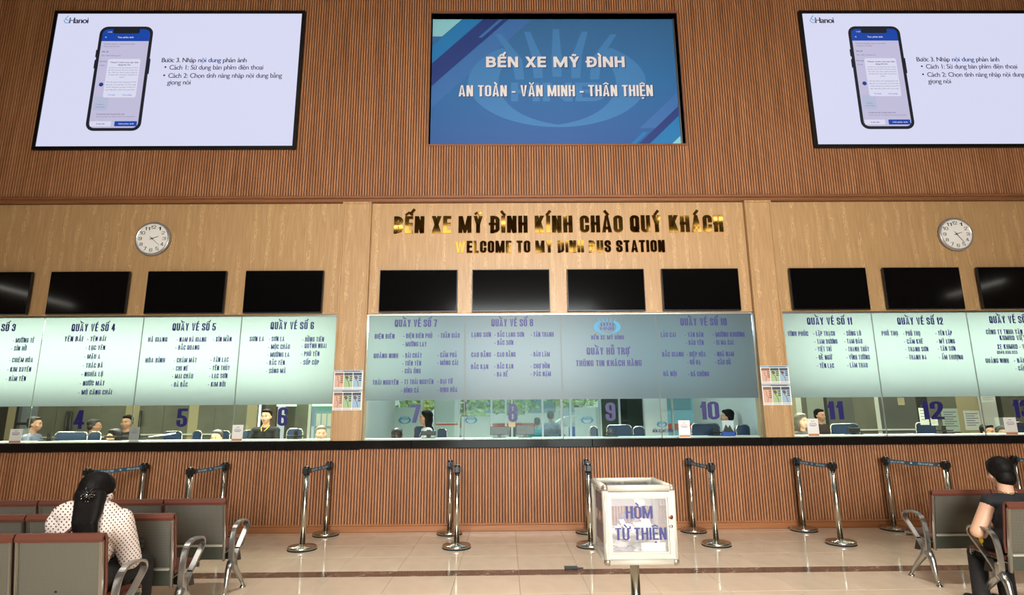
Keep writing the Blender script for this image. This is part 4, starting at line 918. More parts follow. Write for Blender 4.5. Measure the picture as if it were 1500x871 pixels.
# ------------------------------------------------------------------ waiting benches
def seat_unit(t, x0, x1, yb):
    """one seat whose back top sits at y = yb; the seat looks towards +y"""
    c = .010; xa, xb = x0+c, x1-c
    def slope(z): return yb+.085*(.82-z)/.52
    # side flanges
    o = MB()
    for q0, q1 in ((xa, xa+.018), (xb-.018, xb)):
        o.ribbon([(slope(z)-.006, z) for z in (.30, .45, .6, .72, .785)], q0, q1, .034)
    bk = MB(); bk.ribbon([(slope(z), z) for z in (.435, .55, .68, .79)], xa+.016, xb-.016, .006); back = bk.build('backrest', M_perf, t)
    o.build('side_flange', M_steel2, back)
    o = MB(); o.ribbon([(slope(.44)-.018, .44), (slope(.425)-.018, .425)], xa+.018, xb-.018, .02); o.build('back_ledge', mat('pale_ledge', (205, 200, 184), .4, .3), back)
    o = MB(); o.ribbon([(slope(z), z) for z in (.31, .36, .422)], xa+.018, xb-.018, .008); o.build('back_lower_plate', M_lowplate, back)
    pd = MB()
    pts = [(slope(.79)-.012, .785), (slope(.8)-.018, .80), (slope(.82)-.006, .822), (slope(.82)+.015, .822), (slope(.8)+.028, .80), (slope(.7)+.028, .70), (slope(.5)+.030, .52), (slope(.44)+.022, .44)]
    pd.ribbon(pts, xa-.004, xb+.004, .02); pd.build('back_pad', M_maroon, t)
    st_ = MB(); st_.ribbon([(slope(.36)-.0, .36), (yb+.14, .375), (yb+.28, .385), (yb+.42, .40), (yb+.455, .395), (yb+.462, .37), (yb+.45, .355)], xa, xb, .008); st_.build('seat_pan', M_steel2, t)
    sp = MB(); sp.ribbon([(yb+.10, .395), (yb+.2, .398), (yb+.32, .405), (yb+.42, .418), (yb+.458, .412), (yb+.468, .392)], xa+.004, xb-.004, .024); sp.build('seat_pad', M_maroon, t)
def arm_leg(t, x, yb):
    P = [(yb+.115, .27), (yb+.10, .36), (yb+.105, .48), (yb+.125, .555), (yb+.17, .595), (yb+.24, .608), (yb+.32, .605), (yb+.375, .585), (yb+.388, .55), (yb+.36, .51), (yb+.30, .45), (yb+.235, .385), (yb+.18, .32), (yb+.15, .27)]
    P = [tuple(p) for p in fillet([(p[0], p[1], .8) for p in P], False, 3)]
    b = MB(); b.ribbon(P, x-.024, x+.024, .017); a_ = b.build('armrest', M_alu, t)
    b = MB(); b.cap((x, yb+.13, .34), .028, (x, yb+.135, .26), .034, 12); b.build('arm_socket', M_alu, a_)
    for nm, y1 in (('leg', yb+.03), ('leg', yb+.40)):
        s = 1 if y1 > yb+.2 else -1; l = MB()
        l.tube([(x, yb+.135+.02*s, .28), (x, yb+.135+.06*s, .22), (x, (yb+.15+y1)/2+.03*s, .12), (x, y1-.005*s, .035)], [.034, .028, .021, .015], 12); lg = l.build('leg', M_alu, t)
        l = MB(); l.lathe((x, y1, 0), [(.026, 0), (.028, .008), (.02, .018), (.012, .03), (.011, .045)], 16); l.build('foot', M_steel, lg)
    b = MB(); b.add([(x-.02, yb+.17, .28), (x-.02, yb+.27, .27), (x-.02, yb+.22, .385), (x+.02, yb+.17, .28), (x+.02, yb+.27, .27), (x+.02, yb+.22, .385)], [(0, 2, 1), (3, 4, 5), (0, 1, 4, 3), (1, 2, 5, 4), (2, 0, 3, 5)]); b.build('bracket', M_blackpl, t)
def bench(x0, n, yb, lb, ends):
    w_ = .5475; t = thing('waiting_bench', (x0+n*w_/2, yb+.2, 0), lb, 'bench', 'rows of steel waiting seats')
    for i in range(n): seat_unit(t, x0+i*w_, x0+(i+1)*w_, yb)
    b = MB(); b.box(x0+.01, x0+n*w_-.01, yb+.19, yb+.25, .29, .345); b.build('beam', M_blackpl, t)
    for e_ in ends: arm_leg(t, e_, yb)
    return t
xr = -2.465
bench(xr-4*.5475, 4, 5.42, 'left waiting bench nearest the counter, steel seats with maroon pads', (xr+.03, xr-4*.5475-.03))
bench(xr-4*.5475, 4, 4.60, 'middle one of the three left waiting benches, just beyond the woman', (xr+.035, xr-4*.5475-.03))
bench(xr-4*.5475, 4, 3.83, 'left waiting bench nearest the camera, on which the long-haired woman sits', (xr+.035, xr-4*.5475-.03))
bench(3.885, 4, 5.56, 'right waiting bench nearest the counter, whole left end seat in view', (3.865, 3.885+4*.5475+.03))
bench(3.90, 4, 4.76, 'right waiting bench at the corner, on which the teenager in black sits', (3.875, 3.90+4*.5475+.03))

# ------------------------------------------------------------------ charity box on its pole
bxX0, bxX1, bxY0, bxY1, bxZ0, bxZ1 = .525, .925, 3.34, 3.78, .725, 1.135
cb = thing('donation_box', ((bxX0+bxX1)/2, (bxY0+bxY1)/2, 0), 'white-framed clear charity box lettered HÒM TỪ THIỆN on a steel pole', 'donation box')
M_hazy = film('hazy_acrylic', (226, 224, 230), .5)
M_wal = mat('white_aluminium', (184, 180, 168), .45, .1)
E_ = []
fr = MB(); wf_ = .034
for x in (bxX0, bxX1-wf_):
    for y in (bxY0, bxY1-wf_): fr.tube([(x+wf_/2, y+wf_/2, bxZ0+.01), (x+wf_/2, y+wf_/2, bxZ1-.01)], wf_/2*1.08, 12)
for z in (bxZ0+wf_/2, bxZ1-wf_/2):
    for y in (bxY0+wf_/2, bxY1-wf_/2): fr.tube([(bxX0+.01, y, z), (bxX1-.01, y, z)], wf_/2*1.08, 12)
    for x in (bxX0+wf_/2, bxX1-wf_/2): fr.tube([(x, bxY0+.01, z), (x, bxY1-.01, z)], wf_/2*1.08, 12)
fr.build('box_frame', M_wal, cb)
b = MB()
for x in (bxX0+wf_/2, bxX1-wf_/2):
    for y in (bxY0+wf_/2, bxY1-wf_/2):
        for z in (bxZ0+wf_/2, bxZ1-wf_/2): b.ell((x, y, z), (.022, .022, .022), 12)
b.build('corner_cap', mat('corner_metal', (150, 140, 128), .35, .7), cb)
# front door frame, mitred, stepped
dx0, dx1, dz0, dz1 = bxX0+.010, bxX1-.022, bxZ0+.034, bxZ1-.034
dr = MB()
for a, o1, o2, y0 in ((0, 0, .010, bxY0-.008), (1, .010, .026, bxY0-.014), (2, .026, .034, bxY0-.004)):
    O = [(dx0+o1, dz0+o1), (dx1-o1, dz0+o1), (dx1-o1, dz1-o1), (dx0+o1, dz1-o1)]; I = [(dx0+o2, dz0+o2), (dx1-o2, dz0+o2), (dx1-o2, dz1-o2), (dx0+o2, dz1-o2)]
    for k in range(4):
        l = (k+1) % 4; dr.prism([O[k], O[l], I[l], I[k]], y0, bxY0+.02)
door = dr.build('box_door', M_wal, cb)
ax0, ax1, az0, az1 = dx0+.033, dx1-.033, dz0+.033, dz1-.033
bx('door_pane', M_sheen, ax0, ax1, bxY0+.004, bxY0+.007, az0, az1, door)
for z in (bxZ0+.09, bxZ1-.10): bx('hinge', M_steel2, dx0-.004, dx0+.002, bxY0-.006, bxY0, z-.022, z+.022, door)
b = MB(); b.lathe((bxX1-.036, bxY0-.006, bxZ0+.245), [(.013, 0), (.013, .006), (.009, .009)], 20, 'y'); b.build('lock', mat('copper_lock', (96, 50, 34), .35, .5), door)
b = MB(); b.lathe((bxX1-.038, bxY0-.006, bxZ0+.198), [(.011, 0), (.011, .006), (.004, .012)], 20, 'y'); b.build('lock', M_steel, door)
bx('side_pane', M_sheen, bxX0+.010, bxX0+.013, bxY0+wf_, bxY1-wf_, bxZ0+wf_, bxZ1-wf_, cb); bx('side_pane', M_acryl, bxX1-.013, bxX1-.010, bxY0+wf_, bxY1-wf_, bxZ0+wf_, bxZ1-wf_, cb)
bx('back_pane', M_acryl, bxX0+wf_, bxX1-wf_, bxY1-.013, bxY1-.010, bxZ0+wf_, bxZ1-wf_, cb); bx('paper_lining', mat('lining_paper', (226, 222, 228), .7), bxX0+wf_, bxX1-wf_, bxY1-.016, bxY1-.014, bxZ1-.165, bxZ1-wf_, cb)
b = MB(); b.box(bxX0+wf_, bxX1-wf_, bxY0+wf_, bxY1-wf_, bxZ1-.014, bxZ1-.010); b.build('top_pane', M_acryl, cb)
bx('money_slot', M_blackpl, bxX0+.11, bxX1-.11, bxY0+.16, bxY0+.175, bxZ1-.010, bxZ1-.008, cb)
bx('bottom_panel', M_wal, bxX0+.02, bxX1-.02, bxY0+.02, bxY1-.02, bxZ0+.002, bxZ0+.012, cb)
M_bxt = mat('box_lettering', (40, 42, 104), .5)
def tb(s, p0, p1, y0, y1, Y, m, nm='box_letters', **k):
    text_px(nm, s, p0, p1, (y0+y1)/2, y1-y0, Y, m, cb, **k)
# crop at 4.56x from (850, 680)
tb('HÒM', 916.5, 956, 741, 759.3, bxY0+.002, M_bxt, W=.46, t=.15, gap=.06)
tb('TỪ THIỆN', 901, 976.5, 772.5, 790.5, bxY0+.002, M_bxt, W=.46, t=.15, gap=.06)
# the same words in mirror writing on the far pane
for s, p0, p1, y0, y1 in (('HÒM', 908, 930, 751, 762), ('NHỮNG TỪ', 902, 958, 764, 775)):
    A = at(p0, (y0+y1)/2, bxY1-.016); B = at(p1, (y0+y1)/2, bxY1-.016); H = at(p0, y0, bxY1-.016).z-at(p0, y1, bxY1-.016).z
    b = MB(); text_into(b, 'HÒM' if s == 'HÒM' else 'TỪ THIỆN', A.x, B.x, A.z, H, bxY1-.016, W=.46, t=.15, gap=.06); b.v = [(A.x+B.x-v[0], v[1], v[2]) for v in b.v]; b.build('far_letters', mat('box_lettering_far', (96, 92, 150), .5), cb)
for z in (.87, 1.03): bx('side_notice', mat('side_notice', (120, 104, 110), .6), bxX0+.008, bxX0+.010, bxY0+.10, bxY1-.12, z-.05, z+.05, cb)
b = MB(); px_ = (bxX0+bxX1)/2+.002; py_ = (bxY0+bxY1)/2
b.lathe((px_, py_, .03), [(.026, 0), (.026, bxZ0-.03)], 20); b.build('pole', M_steel, cb)
b = MB(); b.lathe((px_, py_, 0), [(.2, 0), (.2, .015), (.19, .025), (.04, .03), (.03, .05)], 36); b.build('base', M_steel, cb)
bx('mount_plate', M_steel2, px_-.08, px_+.08, py_-.08, py_+.08, bxZ0-.008, bxZ0+.002, cb)
# banknotes and folded slips inside
M_notes = [mat('note_cream', (232, 218, 202), .7), mat('note_green', (214, 216, 196), .7), mat('note_lilac', (222, 208, 216), .7), mat('note_white', (236, 230, 224), .7)]
rn = random.Random(3)
for k in range(64):
    L_ = rn.uniform(.09, .14); x = rn.uniform(bxX0+.09, bxX1-.09); y = rn.uniform(bxY0+.07, bxY1-.09); z = bxZ0+.015+.13*(k/64)+rn.uniform(0, .01)
    b = MB(); n = 5; vs = []; am = rn.uniform(.004, .02); ph_ = rn.uniform(0, 3); rz = rn.uniform(0, PI); tx, ty = rn.uniform(-.6, .6), rn.uniform(-.5, .5)
    M3 = Matrix.Rotation(rz, 3, 'Z') @ Matrix.Rotation(tx*.6, 3, 'X') @ Matrix.Rotation(ty*.6, 3, 'Y')
    for i in range(n+1):
        for j in (-1, 1):
            q = M3 @ Vector(((i/n-.5)*L_, j*.032, am*math.sin(i*1.3+ph_))); q = Vector((x, y, z+.02))+q
            q.x = min(max(q.x, bxX0+.04), bxX1-.04); q.y = min(max(q.y, bxY0+.045), bxY1-.045); q.z = max(q.z, bxZ0+.014); vs.append(q)
    b.add(vs, [(2*i, 2*i+1, 2*i+3, 2*i+2) for i in range(n)])
    tag(b.build('banknote', M_notes[k % 4]), ('cream', 'greenish', 'lilac', 'white')[k % 4]+' crumpled note in the heap inside the charity box', 'banknote', 'banknotes in the charity box')
# one straight note leaning on the front pane, right; white slip at the top
nt = thing('banknote', (.80, bxY0+.03, bxZ0+.05), 'flat cream banknote with printed circle pressed against the lower right of the box pane', 'banknote', None)
A = at(940, 810, bxY0+.02); B = at(975, 803, bxY0+.02)
bx('note_sheet', M_notes[0], A.x, B.x, bxY0+.020, bxY0+.0208, A.z, B.z+.03, nt)
b = MB(); b.lathe((A.x+.03, bxY0+.0198, (A.z+B.z)/2+.014), [(.013, 0), (.0125, .0003)], 16, 'y', False); b.build('note_emblem', M_notes[1], nt)
b = MB(); b.frame(A.x+.005, B.x-.005, A.z+.005, B.z+.025, .002, bxY0+.0194, bxY0+.0198); b.build('note_border', mat('note_ink', (176, 150, 134), .7), nt)
A = at(926, 728, bxY0+.03); B = at(945, 740, bxY0+.03)
sl = MB(); sl.prism([(A.x, A.z), (B.x-.01, A.z-.005), (B.x, B.z+.01), (A.x+.03, B.z-.01)], bxY0+.03, bxY0+.031)
tag(sl.build('paper_slip', M_notes[3]), 'small white folded slip caught near the top of the charity box pane', 'paper')
bx_ = at(834, 833, 6.2)
b = MB(); p = onz(833, 833.5, 0); q = onz(849, 833.5, 0)
b.bbox(p.x-.04, q.x-.02, p.y-.02, p.y+.06, .001, .02, .004); b.box(q.x-.02, q.x+.04, p.y+.01, p.y+.03, .001, .012)
tag(b.build('floor_clip', mat('dark_rubber', (58, 50, 46), .6)), 'small flat black rubber clip lying on the dark marble band', 'floor clip')

# ------------------------------------------------------------------ ticket office behind the glass
def pxX(px, Y, py=612): return at(px, py, Y).x
YR = 12.4
M_greyp = noise_mat('office_grey_panel', [(.3, (96, 96, 84)), (.7, (122, 122, 108))], (1, 1, 1), 1.5, 5, .35)
M_beige = mat('office_beige', (172, 160, 126), .6); M_dk = mat('office_dark', (52, 54, 50), .4); M_offw = mat('office_white', (208, 210, 200), .6)
M_gl2 = glassmat('partition_glass', (.86, .93, .9, 1), 1.0)
for nm, x0, x1 in (('wall_office_left', XL, -2.3),):
    pass
struct(bx('wall_office_divider_left', M_offw, -2.42, -2.32, 8.66, YR, 0, 3.3)); struct(bx('wall_office_divider_right', M_offw, 3.92, 4.02, 8.66, YR, 0, 3.3))
wl = thing('wall_office_left', (-6, YR, 0), None, None); struct(wl)
def seg(par, m, p0, p1, nm, y=YR, z0=0, z1=3.3, th=.08): return bx(nm, m, pxX(p0, y), pxX(p1, y), y, y+th, z0, z1, par)
struct(bx('floor_office', M_greyp, XL, XR, 9.12, 12.39, 0, .28))
bx('wall_panel', M_dk, XL, pxX(10, YR), YR, YR+.08, 0, 3.3, wl)
for p0, p1, m, nm in ((10, 22, M_beige, 'pillar'), (22, 26, M_dk, 'wall_panel'), (54, 82, M_greyp, 'wall_panel'), (82.5, 147, M_greyp, 'wall_panel'), (147.5, 183, M_greyp, 'wall_panel'), (183, 203, M_beige, 'pillar'), (203, 239, M_greyp, 'wall_panel'), (239.5, 276, M_greyp, 'wall_panel'),
                      (276, 290, M_beige, 'pillar'), (290, 314, M_greyp, 'wall_panel'), (314.5, 361, M_greyp, 'wall_panel'), (361, 376, M_beige, 'pillar'), (382, 388, M_dk, 'wall_panel'), (388, 404, mat('office_brown', (92, 78, 60), .5), 'wall_panel'), (432, 451, M_greyp, 'wall_panel'), (451, 455, M_offw, 'pillar')):
    seg(wl, m, p0, p1, nm)
bx('rail', M_offw, pxX(54, YR-.02), pxX(183, YR-.02), YR-.03, YR, 1.18, 1.21, wl); bx('rail', M_offw, pxX(203, YR-.02), pxX(361, YR-.02), YR-.03, YR, 1.22, 1.25, wl)
for p in (97, 103, 193): 
    b = MB(); b.tube([(pxX(p*1.0 if p != 193 else 205, YR-.08), YR-.07, 1.0), (pxX(p if p != 193 else 205, YR-.08), YR-.07, 1.72)], .025, 8); b.build('door_handle', M_dk, wl)
bx('wall_panel', M_offw, pxX(455, YR), -2.42, YR+.3, YR+.38, 0, 3.3, wl)
# back glazing strips of the left office (bright daylight beyond)
bx('glazing_bar', M_dk, pxX(25, YR), pxX(55, YR), YR, YR+.05, 1.45, 1.5, wl)
M_fl = mat('lit_green_tube', (220, 255, 220), .5, emit=(205, 255, 200), estr=1.6)
# inner room behind the left office, with strip lamps seen through the doorway
for k, (p0, p1) in enumerate(((404, 432), (456, 489), (376, 382))):
    a, c = pxX(p0, YR-.2), pxX(p1, YR-.2); z = at(420, 592.5 if k < 2 else 593, YR-.2).z
    if k < 2:
        tag(bx('strip_lamp', M_fl, a, c, YR-.2, YR-.14, z-.03, z+.12), 'glowing greenish strip lamp behind window six, %s' % ('left one' if k == 0 else 'right one beside the oak post'), 'lamp')
bx('wall_panel', M_greyp, pxX(404, YR), pxX(432, YR), YR+.5, YR+.58, 0, 3.3, wl)
p0, p1 = pxX(461, YR-.05), pxX(488, YR-.05)
nb = thing('notice_board', ((p0+p1)/2, YR, 1.0), 'pale blue glass notice board with white sheets behind window six', 'notice board')
bx('board', mat('pale_blue_board', (130, 170, 180), .4), p0, p1, YR-.06, YR-.03, .8, 1.8, nb)
for i in range(3):
    for j in range(2): bx('sheet', M_offw, p0+.04+i*(p1-p0-.04)/3, p0+.01+(i+1)*(p1-p0-.02)/3, YR-.07, YR-.06, 1.08+j*.3, 1.33+j*.3, nb)

# centre: glazed back wall looking out to the yard
wc = thing('wall_office_centre', (.8, YR, 0), None, None); struct(wc)
M_frame = mat('white_frame', (196, 200, 194), .4)
for p in (533, 562, 617, 637, 672, 720, 741, 750, 795, 823, 836, 880, 908, 944, 975, 986, 1048, 1066, 1098):
    a = pxX(p, YR); bx('mullion', M_frame, a-.02, a+.02, YR, YR+.06, 0, 3.3, wc)
bx('back_glazing', M_gl2, -2.32, 3.92, YR+.02, YR+.03, 0, 3.3, wc)
for p0, p1, m in ((880, 908, M_greyp), (908, 944, M_dk)): seg(wc, m, p0, p1, 'wall_panel', YR+.4)
b = MB()
M_frost2 = film('rear_frost', (226, 234, 226), .6)
for p0, p1, z0, z1 in ((545, 560, 0, 1.85), (565, 615, 0, 1.75), (637, 671, .9, 1.38), (637, 671, 1.44, 1.95), (560, 545, 0, 0), (676, 718, 0, 1.55), (842, 878, 0, 1.72)):
    if p1 > p0: seg(wc, M_frost2, p0, p1, 'frosted_panel', YR-.02, z0, z1, .004)
for p in (593, 690, 860, 540): 
    a = at(p, 615, YR-.03); logo(a.x, a.z, .26, YR-.03, wc, M_logo, M_logo, letters=False)
hp = at(960, 612, 11.6)
pb = thing('pull_up_banner', (hp.x, 11.6, 0), 'white pull-up banner with blue logo reading BẾN XE MỸ ĐÌNH behind window nine', 'banner')
bx('banner_sheet', M_offw, pxX(944.5, 11.6), pxX(978, 11.6), 11.6, 11.61, .05, 2.1, pb); bx('banner_foot', M_steel2, pxX(944, 11.6), pxX(979, 11.6), 11.55, 11.66, 0, .06, pb)
a = at(972, 621, 11.59); logo(a.x-.03, a.z, .2, 11.595, pb, M_logo, M_logo, letters=False)
text_px('banner_text', 'BẾN XE MỸ ĐÌNH', 956, 986, 630.5, 4.4, 11.593, M_blue, pb, W=.5, t=.15)

# right office
wr = thing('wall_office_right', (7, YR, 0), None, None); struct(wr)
for p0, p1, m, nm in ((1135, 1150, M_greyp, 'wall_panel'), (1150, 1168, M_beige, 'wall_panel'), (1168, 1176, M_offw, 'pillar'), (1176, 1184, M_greyp, 'wall_panel'), (1184, 1209, mat('office_pale_green', (150, 156, 142), .5), 'wall_panel'), (1209, 1214, M_dk, 'pillar'),
                      (1214, 1252, mat('office_grey', (98, 100, 94), .4), 'wall_panel'), (1252, 1284, M_greyp, 'wall_panel'), (1284, 1290, M_offw, 'pillar'), (1290, 1345, mat('office_grey', (98, 100, 94), .4), 'wall_panel'), (1345, 1362, M_dk, 'wall_panel'),
                      (1362, 1404, M_greyp, 'wall_panel'), (1404, 1437, M_beige, 'wall_panel'), (1437, 1463, M_offw, 'wall_panel'), (1463, 1471, M_dk, 'pillar')):
    seg(wr, m, p0, p1, nm)
bx('wall_panel', M_greyp, pxX(1471, YR), XR, YR, YR+.08, 0, 3.3, wr)
bx('rail', M_offw, pxX(1214, YR-.03), pxX(1345, YR-.03), YR-.03, YR, 1.2, 1.23, wr)
def sheet(px0, px1, py0, py1, Y, lb, m=M_offw, nm='paper_sheet', cat='paper', lines=4):
    A = at(px0, py1, Y); B = at(px1, py0, Y); t = thing(nm, ((A.x+B.x)/2, Y, A.z), lb, cat)
    bx('sheet_body', m, A.x, B.x, Y, Y+.006, A.z, B.z, t)
    b = MB(); h = B.z-A.z; w_ = B.x-A.x
    for i in range(lines): z = B.z-h*(.15+.7*i/lines); b.poly([(A.x+w_*.12, z-h*.03), (B.x-w_*(.12+.2*(i % 2)), z-h*.03), (B.x-w_*(.12+.2*(i % 2)), z+h*.015), (A.x+w_*.12, z+h*.015)], Y-.001)
    b.build('print_line', M_ink, t); return t
sheet(1349, 1358, 597, 622, 9.6, 'tall narrow white paper left of the number twelve'); sheet(1365, 1373, 612, 623, 9.6, 'small white note below the number twelve')
sheet(1383, 1402, 598, 632, YR-.02, 'pale green printed sheet right of the number twelve', mat('pale_green_paper', (176, 192, 176), .6), lines=7); sheet(1415, 1434, 601, 630, YR-.02, 'whitish sheet on the beige wall behind window twelve', lines=6)
sheet(1438, 1457, 580, 589, YR-.3, 'white sheet high up behind window thirteen'); sheet(1316, 1324, 582, 593, YR-.3, 'small cream note high up behind window twelve', M_beige, lines=2); sheet(745, 755, 617, 625, 9.4, 'two orange-cream slips stuck to the glass below number eight', mat('orange_paper', (222, 176, 130), .6), lines=1)
struct(bx('wall_yard_end_left', MATS['office_grey_panel'], XL-.1, XL, 8.6, 16.2, 0, 3.6)); struct(bx('wall_yard_end_right', MATS['office_grey_panel'], XR, XR+.1, 8.6, 16.2, 0, 3.6))

# ---- the yard beyond the back glazing
struct(bx('ground', mat('asphalt', (128, 124, 116), .9), -25, 30, 16.2, 45, -.12, 0))
M_leaf = noise_mat('foliage', [(.3, (110, 140, 70)), (.6, (160, 186, 100)), (.8, (200, 214, 130))], (1, 1, 1), 4, 4, .7)
M_leaf.node_tree.nodes['Principled BSDF'].inputs['Emission Strength'].default_value = 0
def tree(x, y, h, r, seed, lb):
    rn = random.Random(seed); t = thing('tree', (x, y, 0), lb, 'tree', 'trees in the yard')
    b = MB(); b.tube([(x, y, 0), (x+.1, y, h*.4), (x-.1, y+.1, h*.75)], [.16, .12, .06], 8); b.build('trunk', mat('bark', (88, 72, 56), .9), t)
    b = MB()
    for i in range(420):
        d = Vector((rn.gauss(0, 1), rn.gauss(0, 1), rn.gauss(0, 1))).normalized()*r*rn.uniform(.55, 1)**.6; c = Vector((x, y, h*.72))+Vector((d.x, d.y, d.z*.75))
        if c.z < .9: continue
        u = Vector((rn.gauss(0, 1), rn.gauss(0, 1), rn.gauss(0, 1))).normalized(); v = u.orthogonal().normalized(); s = rn.uniform(.1, .2)
        b.add([c-u*s, c+v*s*.5, c+u*s, c-v*s*.5], [(0, 1, 2, 3)])
    tag(b.build('foliage', M_leaf, t), kind='stuff')
tree(-1.5, 21, 3.4, 1.5, 1, 'yellow-green tree seen through the glass above window seven number'); tree(.2, 24.6, 3.9, 1.6, 2, 'leafy tree outside seen right of the number eight'); tree(3.0, 25.6, 4.0, 1.4, 3, 'leafy tree outside left of the number nine')
tree(-3.8, 23, 3.6, 1.5, 4, 'leafy tree outside at the left end of window seven'); tree(5.6, 24, 3.4, 1.3, 5, 'green tree outside beside the blue bus')
def bus(x, y, L_, lb, m):
    t = thing('bus', (x, y, 0), lb, 'bus'); H = 3.0
    b = MB(); b.bbox(x-L_/2, x+L_/2, y, y+2.4, .35, H, .15); b.build('bus_body', m, t)
    n = int(L_/1.3)
    for i in range(n): a = x-L_/2+.25+i*(L_-.5)/n; bx('bus_window', mat('bus_glass', (120, 160, 170), .2), a, a+(L_-.5)/n-.1, y-.012, y+.002, 1.75, 2.6, t)
    bx('bus_stripe', mat('bus_stripe', (214, 80, 50), .5), x-L_/2+.1, x+L_/2-.1, y-.01, y+.001, 1.1, 1.3, t)
    for a in (x-L_*.33, x+L_*.33): b = MB(); b.lathe((a, y+.15, .45), [(.45, 0), (.45, .25), (.3, .27)], 24, 'y'); b.build('wheel', M_rubber, t)
bus(6.2, 19.5, 5.6, 'pale blue and white bus parked outside behind window ten', mat('bus_pale_blue', (150, 200, 214), .4)); bus(-.4, 27, 6, 'white bus parked far outside behind window eight', mat('bus_white', (226, 226, 220), .4))
aw = thing('awning', (3.2, 20, 0), 'white and cyan market parasol row outside behind window nine', 'awning')
b = MB(); b.prism([(1.4, 1.25), (1.9, 1.55), (2.7, 1.62), (3.0, 1.2)], 19, 20.2); b.build('awning_cloth', M_offw, aw); b = MB(); b.prism([(.9, .9), (1.15, 1.35), (1.5, 1.42), (1.7, .9)], 18.6, 19.6); b.build('awning_side', mat('awning_cyan', (60, 150, 176), .6), aw)
for x in (1.45, 2.95): bx('awning_post', M_steel2, x-.03, x+.03, 19.5, 19.56, 0, 1.3, aw)
tag(bx('blue_bin', mat('bin_blue', (40, 110, 190), .5), 1.9, 2.5, 17.6, 18.2, 0, 1.25), 'blue plastic crate outside below the parasols', 'crate')

fb = thing('far_building', (1, 34, 0), 'pale low building far outside beyond the trees', 'building')
bx('building_wall', mat('far_wall', (214, 214, 204), .8), -14, 18, 34, 38, 0, 5.5, fb)
for x in range(-12, 17, 3): bx('building_window', mat('far_window', (130, 150, 156), .3), x, x+1.4, 33.95, 34.01, 1.2, 2.6, fb)
# ---- desks' things: monitors, chairs, standees
def monitor(px0, px1, py0, Y, lb, m=M_blackpl):
    A = at(px0, py0, Y); B = at(px1, py0, Y); z0 = Z_CT1+.012; t = thing('monitor', ((A.x+B.x)/2, Y, z0), lb, 'monitor')
    b = MB(); b.bbox(A.x, B.x, Y, Y+.03, z0+.04, A.z, .006); b.build('monitor_case', m, t)
    b = MB(); b.box((A.x+B.x)/2-.03, (A.x+B.x)/2+.03, Y+.03, Y+.05, z0, z0+.12); b.box((A.x+B.x)/2-.1, (A.x+B.x)/2+.1, Y-.04, Y+.1, z0, z0+.008); b.build('monitor_stand', M_blackpl, t)
for px0, px1, py, lb in ((58, 80, 641, 'low black monitor at window four, behind the grey-haired man'), (152, 190, 638, 'black monitor in front of the dark-haired clerk at window four'), (617, 638, 631, 'black monitor back in front of the clerk at window seven'),
                         (756, 783, 622, 'black monitor back right of the orange slips at window eight'), (718, 745, 624.5, 'dark blue monitor back left of the orange slips at window eight'), (1040, 1060, 632.5, 'small grey monitor at window ten beside the calendar'),
                         (1243, 1260, 626, 'small black monitor at window eleven'), (1374, 1397, 629, 'black monitor under the number twelve'), (886, 903, 633, 'low dark monitor right of window nine'), (418, 446, 637, 'low black monitor at window six')):
    monitor(px0, px1, py, 8.85, lb)
M_chb = mat('chair_blue', (26, 52, 84), .6)
def ochair(px0, px1, py, Y, lb):
    A = at(px0, py, Y); B = at(px1, py, Y); c = (A.x+B.x)/2; z1 = A.z; t = thing('office_chair', (c, Y, .28), lb, 'chair', 'blue chairs of the ticket office')
    w_ = B.x-A.x
    b = MB(); b.prism(rr(A.x+.02, B.x-.02, .86, z1-.015, .05), Y, Y+.05); b.build('backrest', M_chb, t)
    b = MB(); P = rr(A.x+.01, B.x-.01, .84, z1-.005, .06); b.tube([(x, Y+.02, z) for x, z in P]+[(P[0][0], Y+.02, P[0][1])], .011, 6); b.build('chrome_rim', M_steel, t)
    b = MB(); b.bbox(A.x+.02, B.x-.02, Y+.02, Y+.45, .71, .78, .01); b.build('seat', M_chb, t)
    for x in (A.x+.05, B.x-.05):
        for y in (Y+.04, Y+.42): b = MB(); b.tube([(x, y, .28), (x, y, .72)], .012, 6); b.build('leg', M_steel, t)
for q in ((79, 128, 632.5, 9.25, 'blue office chair behind the number four'), (129, 148, 632, 9.3, 'blue chair carrying the person in light blue behind window four'), (238, 267, 631.5, 9.8, 'blue office chair under the number five'), (281, 296, 630.5, 9.8, 'narrow blue chair behind window five'),
          (322, 337, 630.5, 9.8, 'blue chair right of the half-hidden head at window five'), (354, 372, 630, 9.8, 'blue chair left of window six clerk'), (419, 444, 627.5, 9.3, 'blue chair with pale rim right of the window six clerk'), (606, 637, 623.5, 10.5, 'chrome-rimmed chair behind the window seven clerk'),
          (863, 876, 623.5, 9.9, 'small dark blue chair left of the number nine'), (888, 926, 622, 9.7, 'wide blue chair under the number nine'), (927, 945, 624, 10.2, 'blue chair beside the pull-up banner'), (1012, 1055, 620, 9.4, 'chrome-rimmed blue chair under the number ten'), (1216, 1259, 620.5, 9.8, 'blue office chair under the number eleven'),
          (1341, 1372, 618.5, 9.7, 'chrome-rimmed blue chair under the number twelve'), (1485, 1503, 618, 9.8, 'blue chair at the right edge behind window thirteen'), (640, 655, 627, 10.2, 'dark blue chair right of the window seven clerk'), (1078, 1099, 621.5, 9.4, 'round dark blue chair back by the right oak post')):
    ochair(*q)
M_orange = mat('standee_orange', (206, 140, 88), .5)
